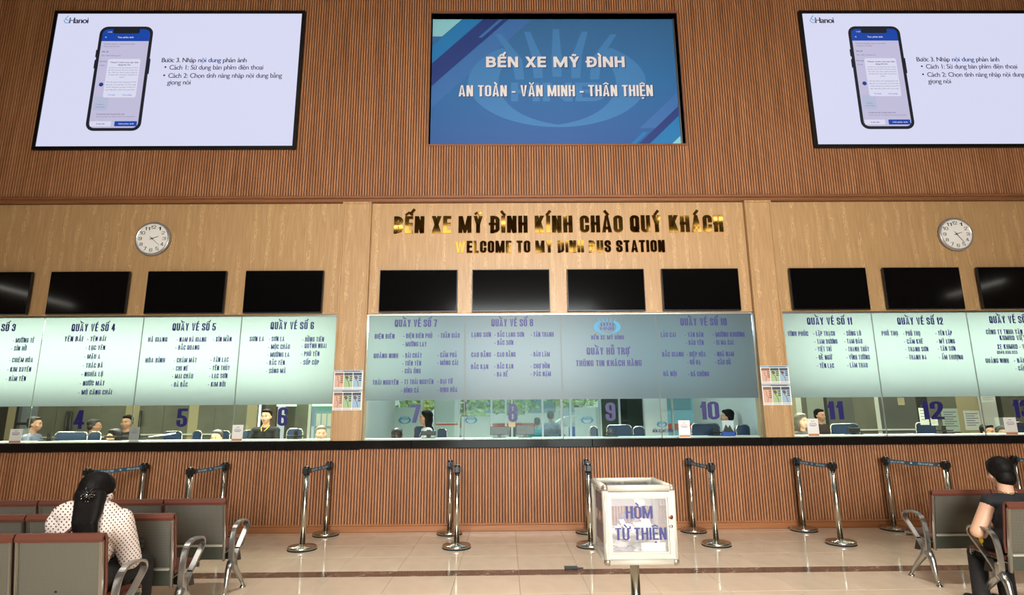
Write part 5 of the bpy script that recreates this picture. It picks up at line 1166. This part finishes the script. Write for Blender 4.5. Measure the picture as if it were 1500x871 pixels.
def standee(px0, px1, py0, lb, blank=False):
    Y = 8.43; A = at(px0, py0, Y); B = at(px1, py0, Y); z0 = Z_CT1; z1 = A.z; t = thing('counter_standee', ((A.x+B.x)/2, Y, z0), lb, 'standee', 'small white standees on the counter')
    w_ = B.x-A.x; h = z1-z0
    bx('board', M_white if not blank else mat('standee_grey', (150, 158, 152), .4), A.x, B.x, Y, Y+.006, z0, z1, t); bx('foot', M_acryl, A.x+.01, B.x-.01, Y-.025, Y+.035, z0, z0+.004, t)
    bx('orange_strip', M_orange if not blank else M_offw, A.x+.004, B.x-.004, Y-.002, Y, z0+.012, z0+h*.17, t)
    b = MB()
    for z, k0, k1 in ((.86, .35, .65), (.74, .2, .8), (.66, .15, .85), (.6, .25, .75)): b.poly([(A.x+w_*k0, z0+h*z-.004), (A.x+w_*k1, z0+h*z-.004), (A.x+w_*k1, z0+h*z+.003), (A.x+w_*k0, z0+h*z+.003)], Y-.001)
    b.build('print_line', M_ink, t)
for q in ((15.5, 33, 628, 'white orange-footed standee at the left end of window four'), (341, 356.5, 622, 'white orange-footed standee between windows five and six'), (993.5, 1010, 615.5, 'white orange-footed standee between windows nine and ten'), (1181.5, 1198, 613, 'white orange-footed standee at window eleven beside the clerk'), (1469.5, 1487.5, 611, 'white orange-footed standee at the left of window thirteen')):
    standee(*q)
standee(190.5, 205, 625, 'grey-white standee between windows four and five', True)
cl = thing('desk_calendar', (at(1065.5, 640, 8.6).x, 8.7, Z_CT1+.012), 'desk calendar with landscape photo and blue foot at window ten', 'calendar')
A = at(1059.5, 640, 8.7); B = at(1074, 615.5, 8.7)
bx('photo_sheet', mat('calendar_photo', (196, 204, 214), .4), A.x, B.x, 8.7, 8.704, Z_CT1+.06, B.z, cl); bx('calendar_foot', mat('calendar_blue', (36, 76, 170), .5), A.x, B.x, 8.66, 8.74, Z_CT1+.012, Z_CT1+.07, cl)
b = MB(); h = B.z-Z_CT1-.06; w_ = B.x-A.x; b.poly([(A.x, Z_CT1+.07), (B.x, Z_CT1+.07), (B.x-w_*.2, Z_CT1+.07+h*.3), (B.x-w_*.35, Z_CT1+.07+h*.6), (A.x+w_*.5, Z_CT1+.07+h*.35), (A.x+w_*.3, Z_CT1+.07+h*.65)], 8.699); b.build('photo_mountains', M_dk, cl)
# slanted sheaf of papers at window five, small items on the desk
b = MB(); A = at(220, 640, 8.8); B = at(249, 636, 8.8); b.add([(A.x, 8.75, A.z), (B.x, 8.8, B.z-.005), (B.x, 8.95, B.z+.01), (A.x, 8.9, A.z+.012), (A.x, 8.75, A.z+.01), (B.x, 8.8, B.z+.015), (B.x, 8.95, B.z+.025), (A.x, 8.9, A.z+.02)], [(0, 3, 2, 1), (4, 5, 6, 7), (0, 1, 5, 4), (1, 2, 6, 5), (2, 3, 7, 6), (3, 0, 4, 7)])
tag(b.build('paper_sheaf', M_white), 'slanted sheaf of white papers lying at window five', 'paper')
# ------------------------------------------------------------------ people
M_skin = mat('skin_warm', (196, 146, 118), .55); M_skin2 = mat('skin_light', (214, 168, 140), .5); M_hair = noise_mat('hair_black', [(.3, (8, 7, 7)), (.7, (22, 18, 17))], (40, 40, 3), 5, 3, .55, bump=.6, spec=.15); M_hairg = mat('hair_grey_black', (52, 48, 46), .5)
M_eye = mat('eye_dark', (24, 18, 16), .3); M_lip = mat('lips', (150, 84, 74), .5)
def basis(zdir, ydir):
    z = Vector(zdir).normalized(); y = Vector(ydir); y = (y-z*y.dot(z)).normalized(); x = y.cross(z)
    return Matrix((x, y, z)).transposed()
def head_prims(b, c, M, s=1):
    e = lambda o, r: b.ell(c+M@(Vector(o)*s), [q*s for q in r], 16, M)
    e((0, -.012, .025), (.076, .096, .092)); e((0, .022, -.025), (.064, .074, .085)); e((0, .042, -.078), (.042, .042, .032))
    e((0, .086, .022), (.045, .014, .014))
    b.cap(c+M@(Vector((0, .088, .004))*s), .009*s, c+M@(Vector((0, .106, -.028))*s), .0135*s, 10)
    e((0, .088, -.060), (.024, .012, .010))
    for x in (-1, 1): e((x*.077, -.004, -.012), (.011, .020, .032)); e((x*.045, .058, -.03), (.024, .022, .024))
def hand_prims(b, wr, d, n, s=1, side=1):
    """hand from wrist wr along d with palm normal n: palm, four curled fingers and a thumb"""
    d = Vector(d).normalized(); n = Vector(n); n = (n-d*n.dot(d)).normalized(); x = d.cross(n)*side
    wr = Vector(wr)
    for k in (-1, -.3, .4, 1): b.cap(wr+x*.012*k*s, .014*s, wr+d*.085*s+x*.026*k*s, .0125*s, 10)
    for k, L_ in ((-1.05, .070), (-.35, .08), (.35, .076), (1.05, .06)):
        p0 = wr+d*.088*s+x*.027*k*s; p1 = p0+(d*.8+n*.45).normalized()*L_*.5*s; p2 = p1+(d*.25+n*.95).normalized()*L_*.45*s; p3 = p2+(d*-.35+n*.9).normalized()*L_*.3*s
        b.cap(p0, .0092*s, p1, .0085*s, 8); b.cap(p1, .0085*s, p2, .0078*s, 8); b.cap(p2, .0078*s, p3, .0065*s, 8)
    p0 = wr+d*.03*s-x*.028*s; p1 = p0+(d*.7-x*.6+n*.3).normalized()*.045*s; p2 = p1+(d*.85+n*.45).normalized()*.035*s
    b.cap(p0, .013*s, p1, .0105*s, 8); b.cap(p1, .0105*s, p2, .008*s, 8)
def torso_prims(b, J, o=0, wide=1.0):
    hip, ch, nk = Vector(J['hip']), Vector(J['chest']), Vector(J['neck']); fwd = Vector(J.get('fwd', (0, 1, 0)))
    M = basis(ch-hip, fwd); M2 = basis(nk-ch, fwd); w_ = wide
    b.ell(hip, (.165*w_+o, .12*w_+o, .12+o), 16, M); b.ell(hip.lerp(ch, .5), (.145*w_+o, .108*w_+o, .17+o), 16, M); b.ell(ch, (.158*w_+o, .115*w_+o, .16+o), 16, M2)
    for k in ('L', 'R'): b.cap(ch.lerp(nk, .55)+(Vector(J['sh'+k])-ch.lerp(nk, .55))*.1, .085+o, Vector(J['sh'+k]), .056+o)
def figure(lb, loc, rz, J, shirt, pants, hair, skin=None, vox=.009, sleeve=1.0, wide=1.0, hairfn=None, legs=True, hands=True, headM=None, hs=1, group=None, front=True, extra=None, thigh=.078, armr=1.0, J_extra=()):
    """J holds joint positions; one remeshed body, shirt, trousers and hair are children"""
    skin = skin or M_skin; J = {k: Vector(v) for k, v in J.items()}
    t = thing('person', loc, lb, 'person', group, rz); b = MB(); hM = headM or basis((0, 0, 1), J.get('fwd', (0, 1, 0)))
    head_prims(b, J['head'], hM, hs)
    b.cap(J['neck'], .056, J['head']+hM@Vector((0, -.02, -.05)), .052)
    torso_prims(b, J, -.006, wide)
    for k, sg in (('L', -1), ('R', 1)):
        b.cap(J['sh'+k], .046*armr, J['el'+k], .038*armr); b.cap(J['el'+k], .037*armr, J['wr'+k], .025)
        if hands: hand_prims(b, J['wr'+k], J['wr'+k]-J['el'+k], J.get('pn'+k, Vector((0, 0, -1))), hs, sg)
        if legs:
            b.cap(J['hip']+Vector((sg*.085, 0, -.02)), thigh, J['kn'+k], .052); b.cap(J['kn'+k], .052, J['an'+k], .034)
            b.cap(J['an'+k]+Vector((0, 0, -.035)), .034, J['an'+k]+Vector((0, .14, -.045)), .028)
    b.build('body', skin, t, local=True, remesh=vox, smooth=2)
    c = MB(); torso_prims(c, J, .012, wide)
    if sleeve > 0:
        for k in 'LR':
            c.cap(J['sh'+k], .062*armr, J['sh'+k].lerp(J['el'+k], min(sleeve*2, 1)), .052*armr)
            if sleeve > .5: c.cap(J['el'+k], .052*armr, J['el'+k].lerp(J['wr'+k], (sleeve-.5)*2*.92), .036*armr)
    for q in J_extra: c.ell(*q)
    b2 = c.build('shirt', shirt, t, local=True, remesh=vox, smooth=3)
    if legs:
        c = MB(); c.ell(J['hip']+Vector((0, 0, -.015)), (.182*wide, .138*wide, .125), 16)
        for k, sg in (('L', -1), ('R', 1)):
            c.cap(J['hip']+Vector((sg*.085, 0, -.02)), thigh+.018, J['kn'+k], .072); c.cap(J['kn'+k], .070, J['kn'+k].lerp(J['an'+k], .99), .060)
        c.build('trousers', pants, t, local=True, remesh=vox*1.3, smooth=2)
        for k in 'LR':
            c = MB(); c.cap(J['an'+k]+Vector((0, -.02, -.038)), .040, J['an'+k]+Vector((0, .15, -.047)), .033); s_ = c.build('shoe', M_blackpl, t, local=True)
    if hairfn: hairfn(t, J['head'], hM, hs, hair)
    else: short_hair(t, J['head'], hM, hs, hair)
    if front:
        for x in (-1, 1):
            e = MB(); e.ell(J['head']+hM@Vector((x*.030*hs, .091*hs, .004*hs)), (.011*hs, .005*hs, .005*hs), 10, hM); e.build('eye', M_eye, t, local=True)
            e = MB(); e.cap(J['head']+hM@Vector((x*.018*hs, .100*hs, .024*hs)), .0035, J['head']+hM@Vector((x*.046*hs, .088*hs, .026*hs)), .003, 6); e.build('eyebrow', M_eye, t, local=True)
        e = MB(); e.ell(J['head']+hM@Vector((0, .0985*hs, -.060*hs)), (.022*hs, .006*hs, .006*hs), 10, hM); e.build('mouth', M_lip, t, local=True)
    if extra: extra(t, J, hM)
    return t
def short_hair(t, c, M, s, m):
    b = MB(); e = lambda o, r: b.ell(c+M@(Vector(o)*s), [q*s for q in r], 16, M)
    e((0, -.030, .052), (.083, .096, .080)); e((0, -.05, -.005), (.078, .066, .072)); e((0, .030, .090), (.062, .05, .030))
    for x in (-1, 1): e((x*.070, -.012, .02), (.014, .03, .04))
    b.build('hair', m, t, local=True, remesh=.008*s, smooth=2)
def long_hair(t, c, M, s, m):
    b = MB(); e = lambda o, r: b.ell(c+M@(Vector(o)*s), [q*s for q in r], 16, M)
    e((0, -.024, .04), (.088, .104, .092)); e((0, -.055, -.04), (.088, .07, .11)); e((0, -.055, -.13), (.095, .055, .1)); e((.07, -.01, -.06), (.026, .045, .11)); e((-.07, -.01, -.06), (.026, .045, .11)); e((0, .035, .09), (.06, .045, .03))
    b.build('hair', m, t, local=True, remesh=.009*s, smooth=2)
def desk_person(px, ptop, Y, lb, shirt, look=0, hair=None, skin=None, hf=None, sit=None, wide=1.0, lean=0, extra=None, sleeve=.42, s=1):
    """clerk behind the counter; head placed where the photograph shows it, feet on the office floor"""
    p = at(px, ptop, Y); fz = .28 if Y < 12.4 else 0; top = p.z-fz; X = p.x
    sit = (top < 1.48) if sit is None else sit
    a = math.radians(look); fwd = Vector((math.sin(a), math.cos(a), 0)); r = Vector((math.cos(a), -math.sin(a), 0))
    hd = Vector((0, 0, top-.125)); nk = hd+Vector((0, 0, -.17))-fwd*.02; hz = .56 if sit else top*.53
    hip = Vector((0, 0, hz))-fwd*(.02+lean); T = nk.z-hz
    ch = hip.lerp(nk, .66)
    J = dict(hip=hip, chest=ch, neck=nk, head=hd, fwd=fwd)
    for k, sg in (('L', -1), ('R', 1)):
        sh = nk+r*sg*.165*wide+Vector((0, 0, -.055)); el = sh+r*sg*.06+fwd*.10+Vector((0, 0, -.25)); wr = el+fwd*.20-r*sg*.05+Vector((0, 0, .03))
        J['sh'+k], J['el'+k], J['wr'+k] = sh, el, wr
        if sit: kn = hip+r*sg*.10+fwd*.42+Vector((0, 0, -.03)); an = kn+Vector((0, 0, -kn.z+.075))
        else: kn = hip+r*sg*.09+fwd*.02+Vector((0, 0, -hz*.5)); an = hip+r*sg*.09+Vector((0, 0, -hz+.075))
        J['kn'+k], J['an'+k] = kn, an
    return figure(lb, (X, Y, fz), 0, J, shirt, M_dkpants, hair or M_hair, skin, .014, sleeve, wide, hf, True, True, basis((0, 0, 1), fwd), s, 'clerks behind the glass', True, extra)
M_dkpants = mat('dark_trousers', (26, 26, 32), .7)
def badge_collar(t, J, hM):
    f = Vector(J['fwd']).normalized(); r = Vector((f.y, -f.x, 0)); n = Vector(J['neck'])
    for sg in (-1, 1):
        b = MB(); b.tube([n+r*sg*.055+Vector((0, 0, .03)), n+r*sg*.05+f*.07+Vector((0, 0, -.01)), n+r*sg*.02+f*.125+Vector((0, 0, -.06))], .009, 6); b.build('yellow_collar_edge', mat('collar_yellow', (206, 170, 60), .6), t, local=True)
def scarf(t, J, hM):
    f = Vector(J['fwd']).normalized(); r = Vector((f.y, -f.x, 0)); n = Vector(J['neck'])
    for sg in (-1, 1):
        b = MB(); b.tube([n+r*sg*.05-f*.02, n+r*sg*.07+f*.09+Vector((0, 0, -.06)), n+r*sg*.03+f*.135+Vector((0, 0, -.2))], [.014, .016, .012], 6); b.build('navy_scarf', mat('scarf_navy', (34, 40, 80), .6), t, local=True)
Sg, Sb, Sk, Sw, Sr = mat('shirt_grey_blue', (112, 120, 140), .8), mat('shirt_light_blue', (70, 140, 206), .8), mat('shirt_black', (20, 20, 22), .8), mat('shirt_white', (214, 212, 216), .8), mat('shirt_maroon', (84, 30, 34), .8)
desk_person(53, 609.5, 10.0, 'person with short grey hair in a grey-blue shirt facing right behind window four', Sg, 80, M_hairg, M_skin)
desk_person(140, 613, 10.5, 'person in light blue shirt with head lowered, centre of window four', Sb, 60, M_hairg, M_skin, lean=.08)
desk_person(187, 607.5, 10.3, 'person in black shirt facing the hall between windows four and five', Sk, 175, M_hair, M_skin)
desk_person(168, 627.5, 9.25, 'person with dark wavy hair bent low over the desk at window four', Sk, 200, M_hair, M_skin, hf=long_hair)
desk_person(318, 629, 9.25, 'person of whom only forehead and eyes show above the counter at window five', mat('shirt_olive', (92, 96, 84), .8), 180, M_hairg, M_skin2)
desk_person(391, 598.5, 9.75, 'person in black polo with yellow collar edges behind window six', Sk, 178, M_hair, M_skin2, extra=badge_collar)
desk_person(471, 623, 9.3, 'person with pale brown hair half hidden beside the left oak post', mat('shirt_olive', (92, 96, 84), .8), 160, mat('hair_brown', (110, 92, 76), .5), M_skin2)
desk_person(583, 626.5, 9.2, 'person with dark hair seen from behind, low at window seven', Sk, 20, mat('hair_darkbrown', (40, 24, 18), .4), M_skin)
desk_person(624, 600.5, 10.1, 'person with long black hair and white shirt with navy scarf behind window seven', Sw, 250, M_hair, M_skin, hf=long_hair, extra=scarf)
desk_person(1064, 599, 10.0, 'person with black hair in a maroon top turned away behind window ten', Sr, -60, M_hair, M_skin, lean=-.05)
desk_person(1173, 604.5, 9.3, 'person with pulled-back hair facing the hall beside the standee at window eleven', mat('shirt_taupe', (96, 88, 82), .8), 165, mat('hair_ash', (92, 82, 72), .5), M_skin2, hf=long_hair)
desk_person(1200, 598.5, 11.4, 'person in dark clothes standing behind the pale clerk at window eleven', mat('shirt_dark_brown', (52, 34, 32), .8), 160, M_hair, M_skin)
desk_person(1446, 620.5, 9.35, 'person whose black hair alone shows at the right of window twelve', Sk, 170, M_hair, M_skin)
desk_person(1467, 623.5, 10.1, 'person whose dark head touches the left of window thirteen standee', Sk, 190, M_hair, M_skin, wide=.7)
desk_person(807, 601, 14.2, 'person in grey seen through the rear glazing left of the number nine', Sg, 30, M_hair, M_skin, sit=False)
desk_person(787, 611, 15.2, 'person in teal shirt outside behind window eight', mat('shirt_teal', (50, 168, 184), .8), 10, M_hair, M_skin, sit=False, wide=1.1)

# seated woman on the near left bench
def dots():
    m = mat('dotted_blouse', (232, 218, 208), .75); b = m.node_tree.nodes['Principled BSDF']
    tc = nd(m, 'ShaderNodeTexCoord'); sp = nd(m, 'ShaderNodeSeparateXYZ'); lk(m, tc.outputs['Object'], sp.inputs[0])
    # staggered rows of small diamonds across the cloth
    sx = nd(m, 'ShaderNodeMath', operation='ADD'); lk(m, sp.outputs['X'], sx.inputs[0])
    yy = nd(m, 'ShaderNodeMath', operation='MULTIPLY'); yy.inputs[1].default_value = .8; lk(m, sp.outputs['Y'], yy.inputs[0]); lk(m, yy.outputs[0], sx.inputs[1])
    def sn(src, k):
        a = nd(m, 'ShaderNodeMath', operation='MULTIPLY'); a.inputs[1].default_value = k; lk(m, src, a.inputs[0]); c = nd(m, 'ShaderNodeMath', operation='COSINE'); lk(m, a.outputs[0], c.inputs[0]); return c.outputs[0]
    k = 2*PI/.031
    p = nd(m, 'ShaderNodeMath', operation='MULTIPLY'); lk(m, sn(sx.outputs[0], k), p.inputs[0]); lk(m, sn(sp.outputs['Z'], k), p.inputs[1])
    r = ramp(m, [(.48, (234, 220, 210)), (.6, (86, 48, 44))])
    lk(m, p.outputs[0], r.inputs[0]); lk(m, r.outputs[0], b.inputs['Base Color']); return m
WO = Vector((-2.76, 4.06, 0))
def wl_(px, py, Y): return at(px, py, Y)-WO
hd = wl_(144, 719, 4.20); 
J = dict(hip=(0, -.02, .52), chest=(wl_(131, 785, 4.12).x, .08, .80), neck=(wl_(134, 748, 4.15).x, .10, .985), head=hd, fwd=(.35, .93, 0),
         shL=wl_(88, 765, 4.12), shR=wl_(176, 762, 4.16), elL=(-.30, .22, .62), elR=wl_(191, 818, 4.26), wrL=(-.02, .36, .60), wrR=(.04, .40, .645),
         knL=(-.10, .46, .50), knR=(.14, .46, .50), anL=(-.10, .48, .075), anR=(.14, .50, .075), pnR=(0, 0, -1), pnL=(0, 0, 1))
def woman_hair(t, c, M, s, m):
    b = MB(); e = lambda o, r: b.ell(c+M@(Vector(o)*s), [q*s for q in r], 18, M)
    e((0, -.020, .030), (.096, .112, .098)); e((-.004, -.050, -.04), (.088, .080, .10)); e((.058, -.005, -.03), (.034, .065, .08)); e((-.058, -.005, -.03), (.034, .065, .08)); e((0, .025, .075), (.068, .05, .035))
    p = wl_(133, 728, 4.10); p1 = wl_(129, 748, 4.02); w0 = wl_(124, 765, 3.955); w1 = wl_(121, 805, 3.945)
    for k in (-2.1, -1.4, -.7, 0, .7, 1.4, 2.1):
        b.cap(p+Vector((k*.020, 0, 0)), .055, p1+Vector((k*.021, 0, 0)), .046); b.cap(p1+Vector((k*.021, 0, 0)), .046, w0+Vector((k*.024, 0, 0)), .030); b.cap(w0+Vector((k*.024, 0, 0)), .030, w1+Vector((k*.028, .006*(k*k), -.01*k)), .015)
    b.build('hair', m, t, local=True, remesh=.006, smooth=5)
def woman_extra(t, J, hM):
    c = J['head']; q = wl_(130, 724, 4.03)
    b = MB(); dn = random.Random(5)
    for sg in (-1, 1):
        for k in range(5):
            g = math.radians(-60+30*k)
            b.tube([q, q+Vector((sg*.03*math.cos(g), -.012, .03*math.sin(g))), q+Vector((sg*.055*math.cos(g), .012, .045*math.sin(g)))], [.007, .006, .003], 6)
    b.build('hair_claw', M_blackpl, t, local=True)
    b = MB()
    for k in range(16): g = dn.uniform(0, 2*PI); r = dn.uniform(.01, .055); b.ell(q+Vector((r*math.cos(g), -.02, r*.8*math.sin(g))), (.0035, .0035, .0035), 6)
    b.ell(q+Vector((0, -.02, 0)), (.007, .006, .007), 8); b.build('clip_gem', M_steel, t, local=True)
    e0 = c+hM@Vector((.088, -.012, -.062)); b = MB(); b.tube([e0+hM@Vector((0, .022*math.cos(2*PI*k/16), .022*math.sin(2*PI*k/16))) for k in range(17)], .0022, 6); b.build('hoop_earring', mat('gold_hoop', (214, 180, 120), .2, 1), t, local=True)
    b = MB(); a0 = wl_(64, 802, 4.02); a1 = wl_(96, 786, 4.0); a2 = wl_(112, 776, 4.03); b.tube([a0+Vector((0, -.03, -.02)), a1+Vector((0, -.06, 0)), a2+Vector((0, -.06, .01)), wl_(140, 752, 4.06)+Vector((0, -.07, 0))], .010, 8); b.build('bag_strap', mat('strap_brown', (84, 40, 34), .5), t, local=True)
    b = MB()
    c0 = J['neck']+Vector((0, 0, .01))
    b.tube([c0+Vector((.085*math.cos(g), .07*math.sin(g)+.01, .012*math.sin(g*2))) for g in [2*PI*k/20 for k in range(21)]], .02, 8); b.build('blouse_collar', MATS['dotted_blouse'], t, local=True)
hM = basis((.12, .22, 1), (.45, .9, -.25))
figure('person with long black clipped hair in dotted cream blouse on the left bench', WO, 0, J, dots(), mat('black_trousers', (16, 15, 17), .7), M_hair, M_skin2, .0065, 1.0, 1.18, woman_hair, True, True, hM, 1.0, None, True, woman_extra, .088, 1.3,
       [((J['shL'].x*.55+J['shR'].x*.45, .06, .905), (.225, .115, .095), 18), ((J['shL'].x*.5+J['shR'].x*.5, .05, .80), (.205, .12, .17), 18)])
# things in her lap: dark bag
b = MB(); b.ell((0, 0, 0), (.12, .07, .06), 16); b.v = [(v[0]+WO.x+.05, v[1]+WO.y+.40, v[2]+.70-.06) for v in b.v]
tag(b.build('handbag', M_blackpl), 'small black bag on the lap of the seated woman, peeping out beside her arm', 'bag')

# teenager on the right bench
TO = Vector((4.08, 4.98, 0))
def tl_(px, py, Y): return at(px, py, Y)-TO
J = dict(hip=(.04, -.02, .53), chest=tl_(1484, 760, 4.98), neck=tl_(1474, 722, 5.02), head=tl_(1465, 692, 5.08), fwd=(-.2, .97, 0),
         shL=tl_(1450, 735, 5.02), shR=tl_(1510, 735, 5.02), elL=tl_(1431, 778, 5.04), elR=tl_(1524, 775, 5.1), wrL=tl_(1466, 788, 5.20), wrR=(.24, .24, .60),
         knL=tl_(1431, 810, 5.30), knR=tl_(1466, 812, 5.32), anL=(tl_(1424, 870, 5.14).x, .06, .075), anR=(tl_(1464, 870, 5.10).x, .03, .075), pnL=(.6, 0, -.6), pnR=(-.5, 0, -.6))
def teen_extra(t, J, hM):
    b = MB(); c0 = J['neck']+Vector((0, .0, .02)); b.tube([c0+Vector((.066*math.cos(g), .066*math.sin(g), .012*math.sin(g))) for g in [2*PI*k/24 for k in range(25)]], .0028, 6); b.build('neck_chain', mat('gold_hoop', (214, 180, 120), .2, 1), t, local=True)
M_yel = mat('yellow_print', (224, 200, 40), .6)
def teen_hair(t, c, M, s, m):
    b = MB(); e = lambda o, r: b.ell(c+M@(Vector(o)*s), [q*s for q in r], 18, M)
    e((0, -.018, .040), (.088, .106, .092)); e((0, -.050, -.035), (.074, .062, .075)); e((0, .022, .078), (.072, .055, .036))
    for x in (-1, 1): e((x*.070, -.020, .015), (.020, .036, .045))
    b.build('hair', m, t, local=True, remesh=.0065, smooth=8)
figure('person with short black hair in black sleeveless top on the right bench', TO, 0, J, mat('black_vest', (20, 21, 26), .8), mat('black_jogger', (22, 20, 20), .8), M_hair, M_skin2, .0065, 0, 1.0, teen_hair, True, True, basis((-.04, .16, 1), (.12, .95, -.25)), 1.04, None, True, teen_extra, .095, 1.3)
# yellow-printed black jacket bundled on the left thigh
jk = thing('jacket', tuple(at(1447, 800, 5.2)-Vector((0, 0, .1))), 'bundled black jacket with bright yellow print on the lap of the teenager', 'jacket')
b = MB(); c = at(1447, 798, 5.22)
for k in range(7): b.ell(c+Vector((random.uniform(-.07, .07), random.uniform(-.05, .06), random.uniform(-.05, .04))), (.07, .06, .06), 12)
b.build('jacket_cloth', mat('jacket_black', (16, 16, 18), .8), jk, remesh=.008, smooth=3)
b = MB()
for px, py, a, q in ((1453, 784, .028, .045), (1437, 790, .016, .03), (1441, 799, .02, .02), (1447, 796, .022, .02)):
    p = at(px, py, 5.11); b.ell(p, (a*.8, .022, q), 12)
b.build('yellow_print_patch', M_yel, jk)
